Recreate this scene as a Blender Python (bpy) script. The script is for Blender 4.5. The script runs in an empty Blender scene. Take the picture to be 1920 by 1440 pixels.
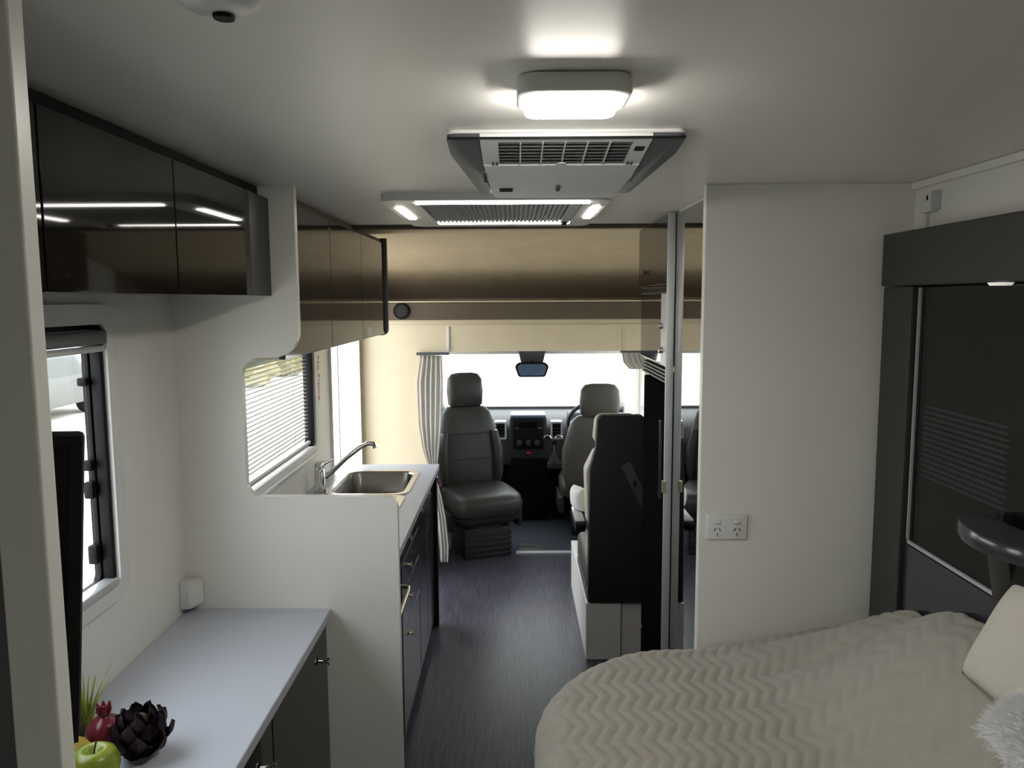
import bpy, bmesh, math, random
from mathutils import Vector, Matrix, noise
random.seed(7)
S = bpy.context.scene
COL = S.collection
PI = math.pi
R = math.radians

# ---------------------------------------------------------------- camera
F_PX = 1450.0
cam_d = bpy.data.cameras.new('camera')
cam = bpy.data.objects.new('camera', cam_d)
COL.objects.link(cam)
cam.location = (0, 0, 1.75)
pit, yaw, roll = R(6.22), R(0.24), R(0.3)
fw = Vector((-math.sin(yaw) * math.cos(pit), math.cos(yaw) * math.cos(pit), -math.sin(pit)))
rt = Vector((math.cos(yaw), math.sin(yaw), 0))
up = rt.cross(fw)
r2 = rt * math.cos(roll) - up * math.sin(roll)
u2 = rt * math.sin(roll) + up * math.cos(roll)
cam.rotation_euler = Matrix((r2, u2, -fw)).transposed().to_euler()
cam_d.sensor_fit = 'HORIZONTAL'
cam_d.sensor_width = 36.0
cam_d.lens = 36.0 * F_PX / 1920.0
cam_d.clip_start = 0.02
cam_d.clip_end = 300
S.camera = cam

# ---------------------------------------------------------------- world, exposure
SKY_STRENGTH = 4.2
EXPOSURE = 0.53
LAMP = 62.0
LED = 14.0
w = bpy.data.worlds.new('overcast_sky')
S.world = w
w.use_nodes = True
bg = w.node_tree.nodes['Background']
bg.inputs[0].default_value = (0.93, 0.965, 1.0, 1)
bg.inputs[1].default_value = SKY_STRENGTH
vs = S.view_settings
vs.view_transform = 'Standard'
vs.look = 'None'
vs.exposure = EXPOSURE
vs.gamma = 1.0
vs.use_curve_mapping = False

# ---------------------------------------------------------------- materials
M = {}


def mat(name, col, rough=0.5, metal=0.0, var=0.05, scale=8.0, stretch=(1, 1, 1), bump=0.0, bscale=60.0,
        coat=0.0, emit=0.0, spec=0.5, col2=None, sheen=0.0, trans=0.0):
    m = bpy.data.materials.new(name)
    m.use_nodes = True
    nt = m.node_tree
    N, L = nt.nodes, nt.links
    b = N['Principled BSDF']
    tc = N.new('ShaderNodeTexCoord')
    mp = N.new('ShaderNodeMapping')
    mp.inputs['Scale'].default_value = stretch
    L.new(tc.outputs['Object'], mp.inputs[0])
    nz = N.new('ShaderNodeTexNoise')
    nz.inputs['Scale'].default_value = scale
    nz.inputs['Detail'].default_value = 6
    L.new(mp.outputs[0], nz.inputs['Vector'])
    rp = N.new('ShaderNodeValToRGB')
    c2 = col2 or [c * (1 + var) for c in col]
    c1 = col if col2 else [c * (1 - var) for c in col]
    rp.color_ramp.elements[0].color = (*c1, 1)
    rp.color_ramp.elements[0].position = 0.3
    rp.color_ramp.elements[1].color = (*c2, 1)
    rp.color_ramp.elements[1].position = 0.7
    L.new(nz.outputs['Fac'], rp.inputs[0])
    L.new(rp.outputs[0], b.inputs['Base Color'])
    b.inputs['Roughness'].default_value = rough
    b.inputs['Metallic'].default_value = metal
    b.inputs['Coat Weight'].default_value = coat
    b.inputs['Coat Roughness'].default_value = 0.05
    b.inputs['Specular IOR Level'].default_value = spec
    b.inputs['Sheen Weight'].default_value = sheen
    b.inputs['Transmission Weight'].default_value = trans
    if emit:
        b.inputs['Emission Color'].default_value = (1, 0.955, 0.87, 1)
        b.inputs['Emission Strength'].default_value = emit
    if bump:
        n2 = N.new('ShaderNodeTexNoise')
        n2.inputs['Scale'].default_value = bscale
        n2.inputs['Detail'].default_value = 4
        L.new(mp.outputs[0], n2.inputs['Vector'])
        bp = N.new('ShaderNodeBump')
        bp.inputs['Strength'].default_value = bump
        bp.inputs['Distance'].default_value = 0.004
        L.new(n2.outputs['Fac'], bp.inputs['Height'])
        L.new(bp.outputs[0], b.inputs['Normal'])
    M[name] = m
    return m


def glass(name, tint, gloss):
    m = bpy.data.materials.new(name)
    m.use_nodes = True
    nt = m.node_tree
    N, L = nt.nodes, nt.links
    N.remove(N['Principled BSDF'])
    t = N.new('ShaderNodeBsdfTransparent')
    t.inputs[0].default_value = (*tint, 1)
    g = N.new('ShaderNodeBsdfGlossy')
    g.inputs['Roughness'].default_value = 0.02
    fr = N.new('ShaderNodeLayerWeight')
    pw = N.new('ShaderNodeMath')
    pw.operation = 'POWER'
    pw.inputs[1].default_value = 5.0
    L.new(fr.outputs['Facing'], pw.inputs[0])
    ml = N.new('ShaderNodeMath')
    ml.operation = 'MULTIPLY_ADD'
    ml.inputs[1].default_value = 0.9 * gloss
    ml.inputs[2].default_value = 0.04 * gloss
    L.new(pw.outputs[0], ml.inputs[0])
    mx = N.new('ShaderNodeMixShader')
    L.new(ml.outputs[0], mx.inputs[0])
    L.new(t.outputs[0], mx.inputs[1])
    L.new(g.outputs[0], mx.inputs[2])
    L.new(mx.outputs[0], N['Material Output'].inputs[0])
    M[name] = m


mat('white_panel', (0.80, 0.79, 0.745), 0.34, var=0.02, scale=3, bump=0.03, bscale=25)
mat('white_ceiling', (0.84, 0.82, 0.775), 0.36, var=0.02, scale=2, bump=0.03, bscale=6, spec=0.6)
mat('white_plastic', (0.74, 0.74, 0.73), 0.35, var=0.02)
mat('cream_panel', (0.73, 0.635, 0.46), 0.55, var=0.03, bump=0.05)
mat('luton_fabric', (0.58, 0.47, 0.32), 0.85, var=0.06, bump=0.15, bscale=120)
mat('luton_dark', (0.13, 0.10, 0.07), 0.8, var=0.06, bump=0.1)
mat('laminate_white', (0.50, 0.53, 0.61), 0.35, var=0.02, scale=90)
mat('gloss_dark', (0.010, 0.009, 0.008), 0.04, var=0.08, spec=0.35)
mat('gloss_brown', (0.024, 0.019, 0.014), 0.06, var=0.08, spec=0.55)
mat('kitchen_dark', (0.030, 0.030, 0.038), 0.18, var=0.08, coat=0.3)
mat('matt_black', (0.006, 0.006, 0.007), 0.55, var=0.1, spec=0.15)
mat('soft_black', (0.012, 0.012, 0.013), 0.75, var=0.15, bump=0.1)
mat('dark_grey', (0.055, 0.058, 0.062), 0.5, var=0.06)
mat('graphite', (0.085, 0.09, 0.10), 0.35, var=0.05)
mat('charcoal_board', (0.028, 0.028, 0.025), 0.45, var=0.06, bump=0.03)
mat('black_glass', (0.004, 0.004, 0.005), 0.02, var=0.05, coat=0.5, spec=0.7)
mat('shelf_gloss', (0.035, 0.037, 0.042), 0.18, var=0.2, spec=0.6)
mat('screen_black', (0.004, 0.004, 0.005), 0.25, var=0.05, spec=0.2)
mat('fridge_black', (0.006, 0.006, 0.007), 0.95, var=0.1, spec=0.0)
mat('chrome', (0.75, 0.75, 0.76), 0.12, metal=1.0, var=0.03)
mat('steel', (0.62, 0.60, 0.57), 0.25, metal=1.0, var=0.05, bump=0.02, stretch=(1, 12, 1))
mat('satin_alu', (0.58, 0.60, 0.62), 0.38, metal=0.5, var=0.03)
mat('brass', (0.62, 0.55, 0.38), 0.3, metal=1.0, var=0.05)
mat('mirror', (0.50, 0.49, 0.47), 0.02, metal=1.0, var=0.01)
mat('grey_wall', (0.13, 0.115, 0.12), 0.6, var=0.04)
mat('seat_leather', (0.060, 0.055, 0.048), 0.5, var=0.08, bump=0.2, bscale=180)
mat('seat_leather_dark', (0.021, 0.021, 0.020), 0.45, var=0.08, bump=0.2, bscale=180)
mat('seat_trim', (0.45, 0.42, 0.35), 0.6, var=0.06)
mat('seat_plastic', (0.013, 0.013, 0.014), 0.6, var=0.1)
mat('dash_plastic', (0.022, 0.025, 0.030), 0.55, var=0.1, bump=0.1)
mat('dash_blue', (0.16, 0.20, 0.27), 0.45, var=0.06)
mat('curtain_cloth', (0.74, 0.72, 0.69), 0.9, var=0.05, bump=0.1, bscale=150)
mat('cab_carpet', (0.030, 0.040, 0.058), 0.9, var=0.2, scale=60, bump=0.3)
mat('bed_quilt', (0.33, 0.305, 0.265), 0.9, var=0.05, scale=20, bump=0.25, bscale=400, sheen=0.2)
mat('pillow_cloth', (0.52, 0.49, 0.42), 0.9, var=0.05, bump=0.2, bscale=200)
mat('fluff_white', (0.80, 0.80, 0.80), 0.9, var=0.04, sheen=0.3)
mat('cushion_white', (0.80, 0.79, 0.77), 0.9, var=0.03)
mat('mattress', (0.55, 0.55, 0.55), 0.8, var=0.03)
mat('blind_backlit', (0.30, 0.27, 0.21), 0.45, var=0.03)  # white slats, their backlit shade put into the base colour
mat('blind_grey', (0.42, 0.43, 0.44), 0.7, var=0.05)
mat('rubber', (0.006, 0.005, 0.007), 0.6, var=0.1, spec=0.2)
mat('red_plastic', (0.55, 0.015, 0.03), 0.35, var=0.05)
mat('red_print', (0.55, 0.16, 0.13), 0.6, var=0.05)
mat('screen_blue', (0.10, 0.16, 0.26), 0.1, var=0.2)
mat('apple_green', (0.17, 0.23, 0.015), 0.3, col2=(0.26, 0.30, 0.03), scale=9)
mat('pomegranate_red', (0.11, 0.006, 0.020), 0.25, col2=(0.21, 0.015, 0.035), scale=14)
mat('lemon_yellow', (0.34, 0.25, 0.02), 0.4, col2=(0.46, 0.34, 0.03), scale=14, bump=0.2)
mat('artichoke_purple', (0.022, 0.010, 0.018), 0.6, col2=(0.050, 0.028, 0.036), scale=20)
mat('artichoke_green', (0.05, 0.045, 0.02), 0.6, var=0.2)
mat('stem_brown', (0.05, 0.03, 0.015), 0.7, var=0.2)
mat('grass_green', (0.22, 0.32, 0.02), 0.5, col2=(0.50, 0.55, 0.10), scale=30)
mat('dry_ground', (0.52, 0.49, 0.42), 0.9, col2=(0.62, 0.60, 0.54), scale=1.2, bump=0.3)
mat('hedge_leaf', (0.14, 0.135, 0.05), 0.8, col2=(0.28, 0.22, 0.09), scale=2)
mat('car_grey', (0.13, 0.13, 0.125), 0.4, var=0.02)
mat('lamp_glow', (0.9, 0.9, 0.9), 0.4, var=0.0, emit=LAMP)
mat('led_glow', (0.9, 0.9, 0.9), 0.4, var=0.0, emit=LED)
mat('spot_glow', (0.9, 0.9, 0.9), 0.4, var=0.0, emit=0.35)
glass('clear_glass', (0.93, 0.95, 0.95), 0.6)
glass('dark_glass', (0.52, 0.52, 0.54), 1.0)
glass('tint_glass', (0.80, 0.82, 0.80), 0.6)


def floor_mat():
    m = bpy.data.materials.new('vinyl_floor')
    m.use_nodes = True
    nt = m.node_tree
    N, L = nt.nodes, nt.links
    b = N['Principled BSDF']
    tc = N.new('ShaderNodeTexCoord')
    mp = N.new('ShaderNodeMapping')
    mp.inputs['Scale'].default_value = (55, 3.0, 1)
    L.new(tc.outputs['Object'], mp.inputs[0])
    n1 = N.new('ShaderNodeTexNoise')
    n1.inputs['Scale'].default_value = 1.6
    n1.inputs['Detail'].default_value = 8
    n1.inputs['Roughness'].default_value = 0.65
    L.new(mp.outputs[0], n1.inputs[0])
    rp = N.new('ShaderNodeValToRGB')
    rp.color_ramp.elements[0].position = 0.33
    rp.color_ramp.elements[0].color = (0.028, 0.027, 0.040, 1)
    rp.color_ramp.elements[1].position = 0.70
    rp.color_ramp.elements[1].color = (0.090, 0.086, 0.120, 1)
    L.new(n1.outputs['Fac'], rp.inputs[0])
    L.new(rp.outputs[0], b.inputs['Base Color'])
    b.inputs['Roughness'].default_value = 0.33
    b.inputs['Specular IOR Level'].default_value = 0.3
    bp = N.new('ShaderNodeBump')
    bp.inputs['Strength'].default_value = 0.15
    bp.inputs['Distance'].default_value = 0.002
    L.new(n1.outputs['Fac'], bp.inputs['Height'])
    L.new(bp.outputs[0], b.inputs['Normal'])
    M['vinyl_floor'] = m


floor_mat()

# ---------------------------------------------------------------- mesh helpers
ORI = {}


def obj(name, bm, m, parent=None, smooth=False, local=False, ang=40):
    me = bpy.data.meshes.new(name)
    bmesh.ops.recalc_face_normals(bm, faces=bm.faces)
    bm.to_mesh(me)
    bm.free()
    me.materials.append(M[m])
    if smooth:
        me.shade_smooth()
        me.set_sharp_from_angle(angle=R(ang))
    o = bpy.data.objects.new(name, me)
    COL.objects.link(o)
    if parent is not None:
        o.parent = parent
        po = ORI.get(parent, Vector((0, 0, 0)))
        if not local:
            o.location = -po
        ORI[o] = Vector((0, 0, 0))
    else:
        ORI[o] = Vector((0, 0, 0))
    return o


def thing(name, label, cat, loc=(0, 0, 0), rot=(0, 0, 0), group=None):
    o = bpy.data.objects.new(name, None)
    COL.objects.link(o)
    o.empty_display_size = 0.1
    o.location = loc
    o.rotation_euler = rot
    tag(o, label, cat, group)
    ORI[o] = Vector(loc)
    return o


def tag(o, label, cat, group=None):
    o['label'] = label
    o['category'] = cat
    if group:
        o['group'] = group
    return o


def struct(name, bm, m, label=None, smooth=False):
    o = obj(name, bm, m, None, smooth)
    o['kind'] = 'structure'
    if label:
        o['label'] = label
    return o


def nb():
    return bmesh.new()


def add(bm, src):
    me = bpy.data.meshes.new('tmp')
    src.to_mesh(me)
    bm.from_mesh(me)
    bpy.data.meshes.remove(me)
    src.free()
    return bm


def box(x0, x1, y0, y1, z0, z1, bev=0.0, seg=2, bm=None):
    t = nb()
    bmesh.ops.create_cube(t, size=1.0)
    for v in t.verts:
        v.co = Vector(((x0 + x1) / 2 + v.co.x * (x1 - x0), (y0 + y1) / 2 + v.co.y * (y1 - y0), (z0 + z1) / 2 + v.co.z * (z1 - z0)))
    if bev > 0:
        bmesh.ops.bevel(t, geom=list(t.edges), offset=bev, segments=seg, profile=0.5, affect='EDGES')
    if bm is None:
        return t
    return add(bm, t)


def boxes(lst, bev=0.0):
    bm = nb()
    for b in lst:
        box(*b, bev=bev, bm=bm)
    return bm


def arc_poly(pts, seg=8):
    """pts: (u, v, radius) -> list of rounded outline points"""
    out = []
    n = len(pts)
    for i, (u, v, r) in enumerate(pts):
        p = Vector((u, v))
        if r <= 0:
            out.append(p)
            continue
        a = Vector(pts[i - 1][:2])
        b = Vector(pts[(i + 1) % n][:2])
        d1 = (a - p).normalized()
        d2 = (b - p).normalized()
        half = d1.angle(d2) / 2
        tl = r / math.tan(half)
        c = p + (d1 + d2).normalized() * (r / math.sin(half))
        s = p + d1 * tl - c
        e = p + d2 * tl - c
        a0 = math.atan2(s.y, s.x)
        a1 = math.atan2(e.y, e.x)
        da = (a1 - a0 + PI) % (2 * PI) - PI
        for k in range(seg + 1):
            t = a0 + da * k / seg
            out.append(c + Vector((math.cos(t), math.sin(t))) * r)
    return out


def prism(pts, axis, a, b, bev=0.0, bm=None):
    """extrude 2-D outline along axis from a to b. axis x: (u,v)=(y,z); y: (x,z); z: (x,y)"""
    def P(p, t):
        return {'x': (t, p[0], p[1]), 'y': (p[0], t, p[1]), 'z': (p[0], p[1], t)}[axis]
    t = nb()
    va = [t.verts.new(P(p, a)) for p in pts]
    vb = [t.verts.new(P(p, b)) for p in pts]
    t.faces.new(va)
    t.faces.new(list(reversed(vb)))
    n = len(pts)
    for i in range(n):
        t.faces.new((va[i], va[(i + 1) % n], vb[(i + 1) % n], vb[i]))
    if bev:
        bmesh.ops.recalc_face_normals(t, faces=t.faces)
        es = [e for e in t.edges if len(e.link_faces) == 2 and (len(e.link_faces[0].verts) > 4 or len(e.link_faces[1].verts) > 4)]
        bmesh.ops.bevel(t, geom=es, offset=bev, segments=2, profile=0.5, affect='EDGES')
    if bm is None:
        return t
    return add(bm, t)


def rrect(u0, u1, v0, v1, r):
    return arc_poly([(u0, v0, r), (u1, v0, r), (u1, v1, r), (u0, v1, r)])


def ring_prism(outer, inner, axis, a, b):
    """frame between two outlines with the same number of points"""
    def P(p, t):
        return {'x': (t, p[0], p[1]), 'y': (p[0], t, p[1]), 'z': (p[0], p[1], t)}[axis]
    t = nb()
    oa = [t.verts.new(P(p, a)) for p in outer]
    ob = [t.verts.new(P(p, b)) for p in outer]
    ia = [t.verts.new(P(p, a)) for p in inner]
    ib = [t.verts.new(P(p, b)) for p in inner]
    n = len(outer)
    for i in range(n):
        j = (i + 1) % n
        t.faces.new((oa[i], oa[j], ob[j], ob[i]))
        t.faces.new((ia[j], ia[i], ib[i], ib[j]))
        t.faces.new((ob[i], ob[j], ib[j], ib[i]))
        t.faces.new((oa[j], oa[i], ia[i], ia[j]))
    return t


def tube(path, rad, seg=10, bm=None, closed=False):
    t = nb()
    pts = [Vector(p) for p in path]
    n = len(pts)
    rads = rad if isinstance(rad, (list, tuple)) else [rad] * n
    rings = []
    prev = None
    for i, p in enumerate(pts):
        if closed:
            d = (pts[(i + 1) % n] - pts[i - 1]).normalized()
        else:
            d = (pts[min(i + 1, n - 1)] - pts[max(i - 1, 0)]).normalized()
        if prev is None:
            ref = Vector((0, 0, 1)) if abs(d.z) < 0.9 else Vector((1, 0, 0))
            prev = d.cross(ref).normalized()
        a = (prev - d * prev.dot(d)).normalized()
        prev = a
        b = d.cross(a)
        rings.append([t.verts.new(p + (a * math.cos(2 * PI * k / seg) + b * math.sin(2 * PI * k / seg)) * rads[i]) for k in range(seg)])
    for i in range(n if closed else n - 1):
        A, B = rings[i], rings[(i + 1) % n]
        for k in range(seg):
            t.faces.new((A[k], A[(k + 1) % seg], B[(k + 1) % seg], B[k]))
    if not closed:
        t.faces.new(list(reversed(rings[0])))
        t.faces.new(rings[-1])
    if bm is None:
        return t
    return add(bm, t)


def lathe(prof, c=(0, 0, 0), seg=24, axis='z', bm=None):
    t = nb()
    rings = []
    for r, h in prof:
        if r < 1e-5:
            rings.append([t.verts.new((0, 0, h))])
        else:
            rings.append([t.verts.new((r * math.cos(2 * PI * k / seg), r * math.sin(2 * PI * k / seg), h)) for k in range(seg)])
    for A, B in zip(rings[:-1], rings[1:]):
        if len(A) == 1 and len(B) == 1:
            continue
        for k in range(seg):
            if len(A) == 1:
                t.faces.new((A[0], B[k], B[(k + 1) % seg]))
            elif len(B) == 1:
                t.faces.new((A[k], A[(k + 1) % seg], B[0]))
            else:
                t.faces.new((A[k], A[(k + 1) % seg], B[(k + 1) % seg], B[k]))
    for rg in (rings[0], rings[-1]):
        if len(rg) > 1:
            t.faces.new(rg)
    if axis == 'x':
        bmesh.ops.rotate(t, verts=t.verts, matrix=Matrix.Rotation(PI / 2, 3, 'Y'))
    if axis == 'y':
        bmesh.ops.rotate(t, verts=t.verts, matrix=Matrix.Rotation(-PI / 2, 3, 'X'))
    bmesh.ops.translate(t, verts=t.verts, vec=Vector(c))
    if bm is None:
        return t
    return add(bm, t)


def sring(cx, cy, w, d, e=3.0, seg=32):
    out = []
    for k in range(seg):
        a = 2 * PI * k / seg
        c, s = math.cos(a), math.sin(a)
        out.append((cx + math.copysign(abs(c) ** (2 / e), c) * w / 2, cy + math.copysign(abs(s) ** (2 / e), s) * d / 2))
    return out


def loft(secs, seg=32, bm=None):
    """secs: (z, cx, cy, w, d, exponent[, slope]) ; slope tilts the ring in y->z"""
    t = nb()
    rings = []
    for s in secs:
        sl = s[6] if len(s) > 6 else 0.0
        rings.append([t.verts.new((p[0], p[1], s[0] + sl * (p[1] - s[2]))) for p in sring(s[1], s[2], s[3], s[4], s[5], seg)])
    for A, B in zip(rings[:-1], rings[1:]):
        for k in range(seg):
            t.faces.new((A[k], A[(k + 1) % seg], B[(k + 1) % seg], B[k]))
    t.faces.new(list(reversed(rings[0])))
    t.faces.new(rings[-1])
    if bm is None:
        return t
    return add(bm, t)


def puff(w, d, h, e=4.0, n=14, pinch=0.0):
    """pillow lying in xy, thickness h"""
    t = nb()
    top, bot = {}, {}
    for i in range(n + 1):
        for j in range(n + 1):
            u = -1 + 2 * i / n
            v = -1 + 2 * j / n
            k = 1 - pinch * (1 - abs(v) ** 2) * abs(u) ** 3
            k2 = 1 - pinch * (1 - abs(u) ** 2) * abs(v) ** 3
            z = h / 2 * (max(0, (1 - abs(u) ** e) * (1 - abs(v) ** e))) ** 0.5
            x, y = u * w / 2 * k, v * d / 2 * k2
            top[i, j] = t.verts.new((x, y, z))
            edge = i in (0, n) or j in (0, n)
            bot[i, j] = top[i, j] if edge else t.verts.new((x, y, -z))
    for i in range(n):
        for j in range(n):
            t.faces.new((top[i, j], top[i + 1, j], top[i + 1, j + 1], top[i, j + 1]))
            f = [bot[i, j], bot[i, j + 1], bot[i + 1, j + 1], bot[i + 1, j]]
            try:
                t.faces.new(f)
            except ValueError:
                pass
    return t


def wall_x(x0, x1, y0, y1, z0, z1, holes):
    """wall slab parallel to yz, with rectangular holes (y0,y1,z0,z1)"""
    ys = sorted({y0, y1, *[h[0] for h in holes], *[h[1] for h in holes]})
    zs = sorted({z0, z1, *[h[2] for h in holes], *[h[3] for h in holes]})
    bm = nb()
    for a, b in zip(ys[:-1], ys[1:]):
        for c, d in zip(zs[:-1], zs[1:]):
            my, mz = (a + b) / 2, (c + d) / 2
            if any(h[0] < my < h[1] and h[2] < mz < h[3] for h in holes):
                continue
            box(x0, x1, a, b, c, d, bm=bm)
    return bm


XL, XR = -0.95, 1.09
YB, YP, YK = -0.55, 2.15, 4.72      # rear wall, bedroom partition, cab bulkhead
ZC = 2.06

# ================================================================ setting
struct('floor', box(XL, XR, YB, 5.21, -0.06, 0.0), 'vinyl_floor', 'grey streaked timber-look vinyl floor')
struct('floor_cab', box(-0.95, 1.09, 5.21, 6.75, -0.07, -0.012), 'cab_carpet', 'dark blue grey carpet of the driving cab')
struct('trim_1', box(0.0, 0.46, 5.195, 5.235, -0.012, 0.012, bev=0.003), 'satin_alu', 'metal threshold strip at edge of cab floor')
struct('ceiling', box(XL - .06, XR + .06, YB - .05, 3.27, ZC, ZC + 0.05), 'white_ceiling', 'glossy white ceiling panel')
struct('trim_2', box(XL + .001, XR - .001, 3.25, 3.30, ZC - 0.016, ZC + 0.04, bev=0.004), 'luton_dark', 'dark brown trim strip across end of the white ceiling')

# left wall with bedroom window, kitchen window, entry door
BW = (1.12, 1.765, 1.085, 1.70)
KW = (2.42, 3.585, 1.075, 1.535)
DR = (3.92, 4.66, -0.06, 1.93)
struct('wall_left', wall_x(XL - 0.03, XL, YB, 4.77, -0.06, ZC + .05, [BW, KW, DR]), 'white_panel', 'glossy white side wall with two windows and entry door opening')
DW = (3.65, 4.5, 0.95, 1.45)
struct('wall_right', wall_x(XR, XR + 0.05, YB, 4.77, -0.06, ZC + .05, [DW]), 'white_panel', 'white side wall above the bed')
rw = boxes([(XL - .05, -0.02, YB - .05, YB, -.06, ZC + .05), (0.24, XR + .05, YB - .05, YB, -.06, ZC + .05), (-0.02, 0.24, YB - .05, YB, -.06, 1.35), (-0.02, 0.24, YB - .05, YB, 1.70, ZC + .05)])
struct('wall_rear', rw, 'white_panel')
struct('window_7', box(-0.02, 0.24, YB - .03, YB - .026, 1.35, 1.70), 'tint_glass', 'added unseen rear window brightening the bedroom')  # unseen window added to let fill daylight onto the post and bed

# bedroom partition with the pass-through cutout (left) and plain panel (right)
pp = arc_poly([(XL, 0, 0), (-0.337, 0, 0), (-0.337, 1.196, 0.035), (-0.765, 1.196, 0.04), (-0.765, 1.592, 0.05),
               (-0.602, 1.592, 0.075), (-0.602, ZC, 0), (XL, ZC, 0)], seg=8)
pl = struct('wall_partition_left', prism(pp, 'y', YP, YP + 0.025), 'white_panel', 'white partition with rounded cutout looking into the kitchen')
edge = arc_poly([(-0.337, 0.0, 0), (-0.337, 1.196, 0.035), (-0.765, 1.196, 0.04), (-0.765, 1.592, 0.05), (-0.602, 1.592, 0.075), (-0.602, ZC, 0)], seg=8)
struct('wall_partition_right', box(0.522, XR, YP, YP + 0.03, 0, ZC, bev=0.002), 'white_panel', 'white partition beside the bed with double power outlet')
struct('wall_bathroom', box(0.585, XR, YP + 0.03, 2.80, 0, ZC), 'white_panel')
# bathroom wall end in the foreground (left) with dark wall behind it
struct('trim_3', box(-0.428, -0.389, 0.62, 0.641, 0, ZC, bev=0.002), 'white_panel', 'white upright end post of the rear partition')
struct('wall_washroom', box(XL, -0.428, 0.626, 0.64, 0, ZC), 'grey_wall', 'dark grey washroom wall behind the white post')
# luton: lining, bed board, bulkhead
lut = [(3.27, 2.075), (3.9, 2.08), (4.2, 2.055), (4.5, 1.995), (4.8, 1.915), (5.05, 1.825), (5.17, 1.76), (5.18, 1.70)]
o2 = [(5.66, 1.70), (5.65, 1.80), (5.56, 1.90), (5.36, 2.0), (5.07, 2.08), (4.7, 2.135), (4.3, 2.16), (3.8, 2.16), (3.27, 2.12)]
struct('ceiling_luton', prism([Vector(p) for p in lut + o2], 'x', XL - 0.05, XR + 0.05), 'luton_fabric', 'brown fabric lining curving over the cab nook', smooth=True)
for sx, nm in ((XL - 0.05, 'wall_luton_left'), (XR, 'wall_luton_right')):
    struct(nm, prism([Vector(p) for p in [(4.74, 1.44), (5.62, 1.44), (5.63, 1.75), (5.5, 1.95), (5.0, 2.13), (4.74, 2.13)]], 'x', sx, sx + 0.05), 'luton_fabric')
lb = struct('trim_4', box(XL, XR, 4.70, 5.66, 1.63, 1.735, bev=0.006), 'luton_dark', 'dark brown bed board front across the cab nook')
struct('trim_5', box(XL, XR, 4.692, 4.712, 1.736, 1.744), 'cream_panel', 'thin pale edging on the bed board')
# bulkhead framing the cab opening
bh = nb()
box(XL, -0.548, YK, YK + 0.05, 0, 1.63, bm=bh)
box(0.80, XR, YK, YK + 0.05, 0, 1.63, bm=bh)
box(-0.548, 0.80, YK, YK + 0.05, 1.437, 1.63, bm=bh)
struct('wall_bulkhead', bh, 'cream_panel', 'cream bulkhead framing the cab opening')
for i, (a, b, c, d) in enumerate([(XL, -0.405, 1.585, 1.592), (-0.405, 0.64, 1.585, 1.592), (0.64, XR, 1.585, 1.592)]):
    pass
struct('trim_6', box(-0.415, -0.400, YK - 0.008, YK + 0.001, 1.44, 1.592, bev=0.002), 'white_plastic', 'pale joint strip on the cream bulkhead by the curtain')
struct('trim_7', box(0.632, 0.645, YK - 0.008, YK + 0.001, 1.44, 1.592, bev=0.002), 'cream_panel', 'cream joint strip on bulkhead over the driver seat')
struct('trim_8', box(XL, XR, YK - 0.006, YK + 0.001, 1.590, 1.600), 'cream_panel', 'thin cream ledge along the top of the bulkhead')
# cab shell
struct('ceiling_cab', prism([Vector(p) for p in [(4.77, 1.47), (5.85, 1.415), (5.9, 1.36), (5.86, 1.34), (5.8, 1.385), (4.77, 1.44)]], 'x', -0.80, 1.08), 'curtain_cloth', 'grey cloth roof lining of the cab')
CWR = (4.90, 5.82, 0.80, 1.33)
struct('wall_cab_right', wall_x(0.92, 0.97, 4.77, 6.75, -0.07, 1.44, [CWR, (5.88, 6.7, 0.84, 1.5)]), 'curtain_cloth')
struct('wall_cab_left', wall_x(-0.70, -0.65, 4.77, 6.75, -0.07, 1.44, [CWR, (5.88, 6.7, 0.84, 1.5)]), 'curtain_cloth')
struct('wall_cab_front', box(-0.70, 0.97, 6.70, 6.75, -0.07, 0.82), 'dash_plastic')
ap = nb()
for x0, x1 in ((-0.70, -0.60), (0.85, 0.95)):
    prism([Vector(p) for p in [(5.78, 1.42), (5.88, 1.42), (6.68, 0.80), (6.56, 0.80)]], 'x', x0, x1, bm=ap)
struct('trim_9', ap, 'curtain_cloth', 'pale windscreen pillars of the cab')
ws = nb()
q = [ws.verts.new(v) for v in ((-0.66, 5.86, 1.40), (0.92, 5.86, 1.40), (0.92, 6.66, 0.80), (-0.66, 6.66, 0.80))]
ws.faces.new(q)
struct('window_1', ws, 'tint_glass', 'wide bright cab windscreen')
for i, x in ((2, 0.94), (3, -0.68)):
    struct('window_%d' % i, box(x - .003, x + .003, CWR[0], CWR[1], CWR[2], CWR[3]), 'tint_glass', 'side window of the cab by the ' + ('driver seat' if i == 2 else 'swivelled passenger seat'))


# ---- windows in the living area
def wframe(n, h, x_in, label, latch=True, m='white_plastic', mo=0.045):
    t = bpy.data.objects.new('window_%d' % n, None)
    COL.objects.link(t)
    t['kind'] = 'structure'
    t['label'] = label
    t.location = (XL, (h[0] + h[1]) / 2, h[2])
    ORI[t] = Vector(t.location)
    y0, y1, z0, z1 = h
    o = ring_prism(rrect(y0 - mo, y1 + mo, z0 - mo * .7, z1 + mo, 0.05), rrect(y0, y1, z0, z1, 0.025), 'x', XL - 0.0005, XL + 0.016)
    obj('inner_frame', o, m, t, True, ang=30)
    o = ring_prism(rrect(y0 - .003, y1 + .003, z0 - .003, z1 + .003, 0.01), rrect(y0 + .016, y1 - .016, z0 + .016, z1 - .016, 0.02), 'x', XL - 0.036, XL - 0.022)
    obj('outer_frame', o, 'rubber', t, True, ang=30)
    obj('pane', box(XL - 0.031, XL - 0.027, y0 + .012, y1 - .02, z0 + .02, z1 - .02), 'clear_glass', t)
    return t


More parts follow.
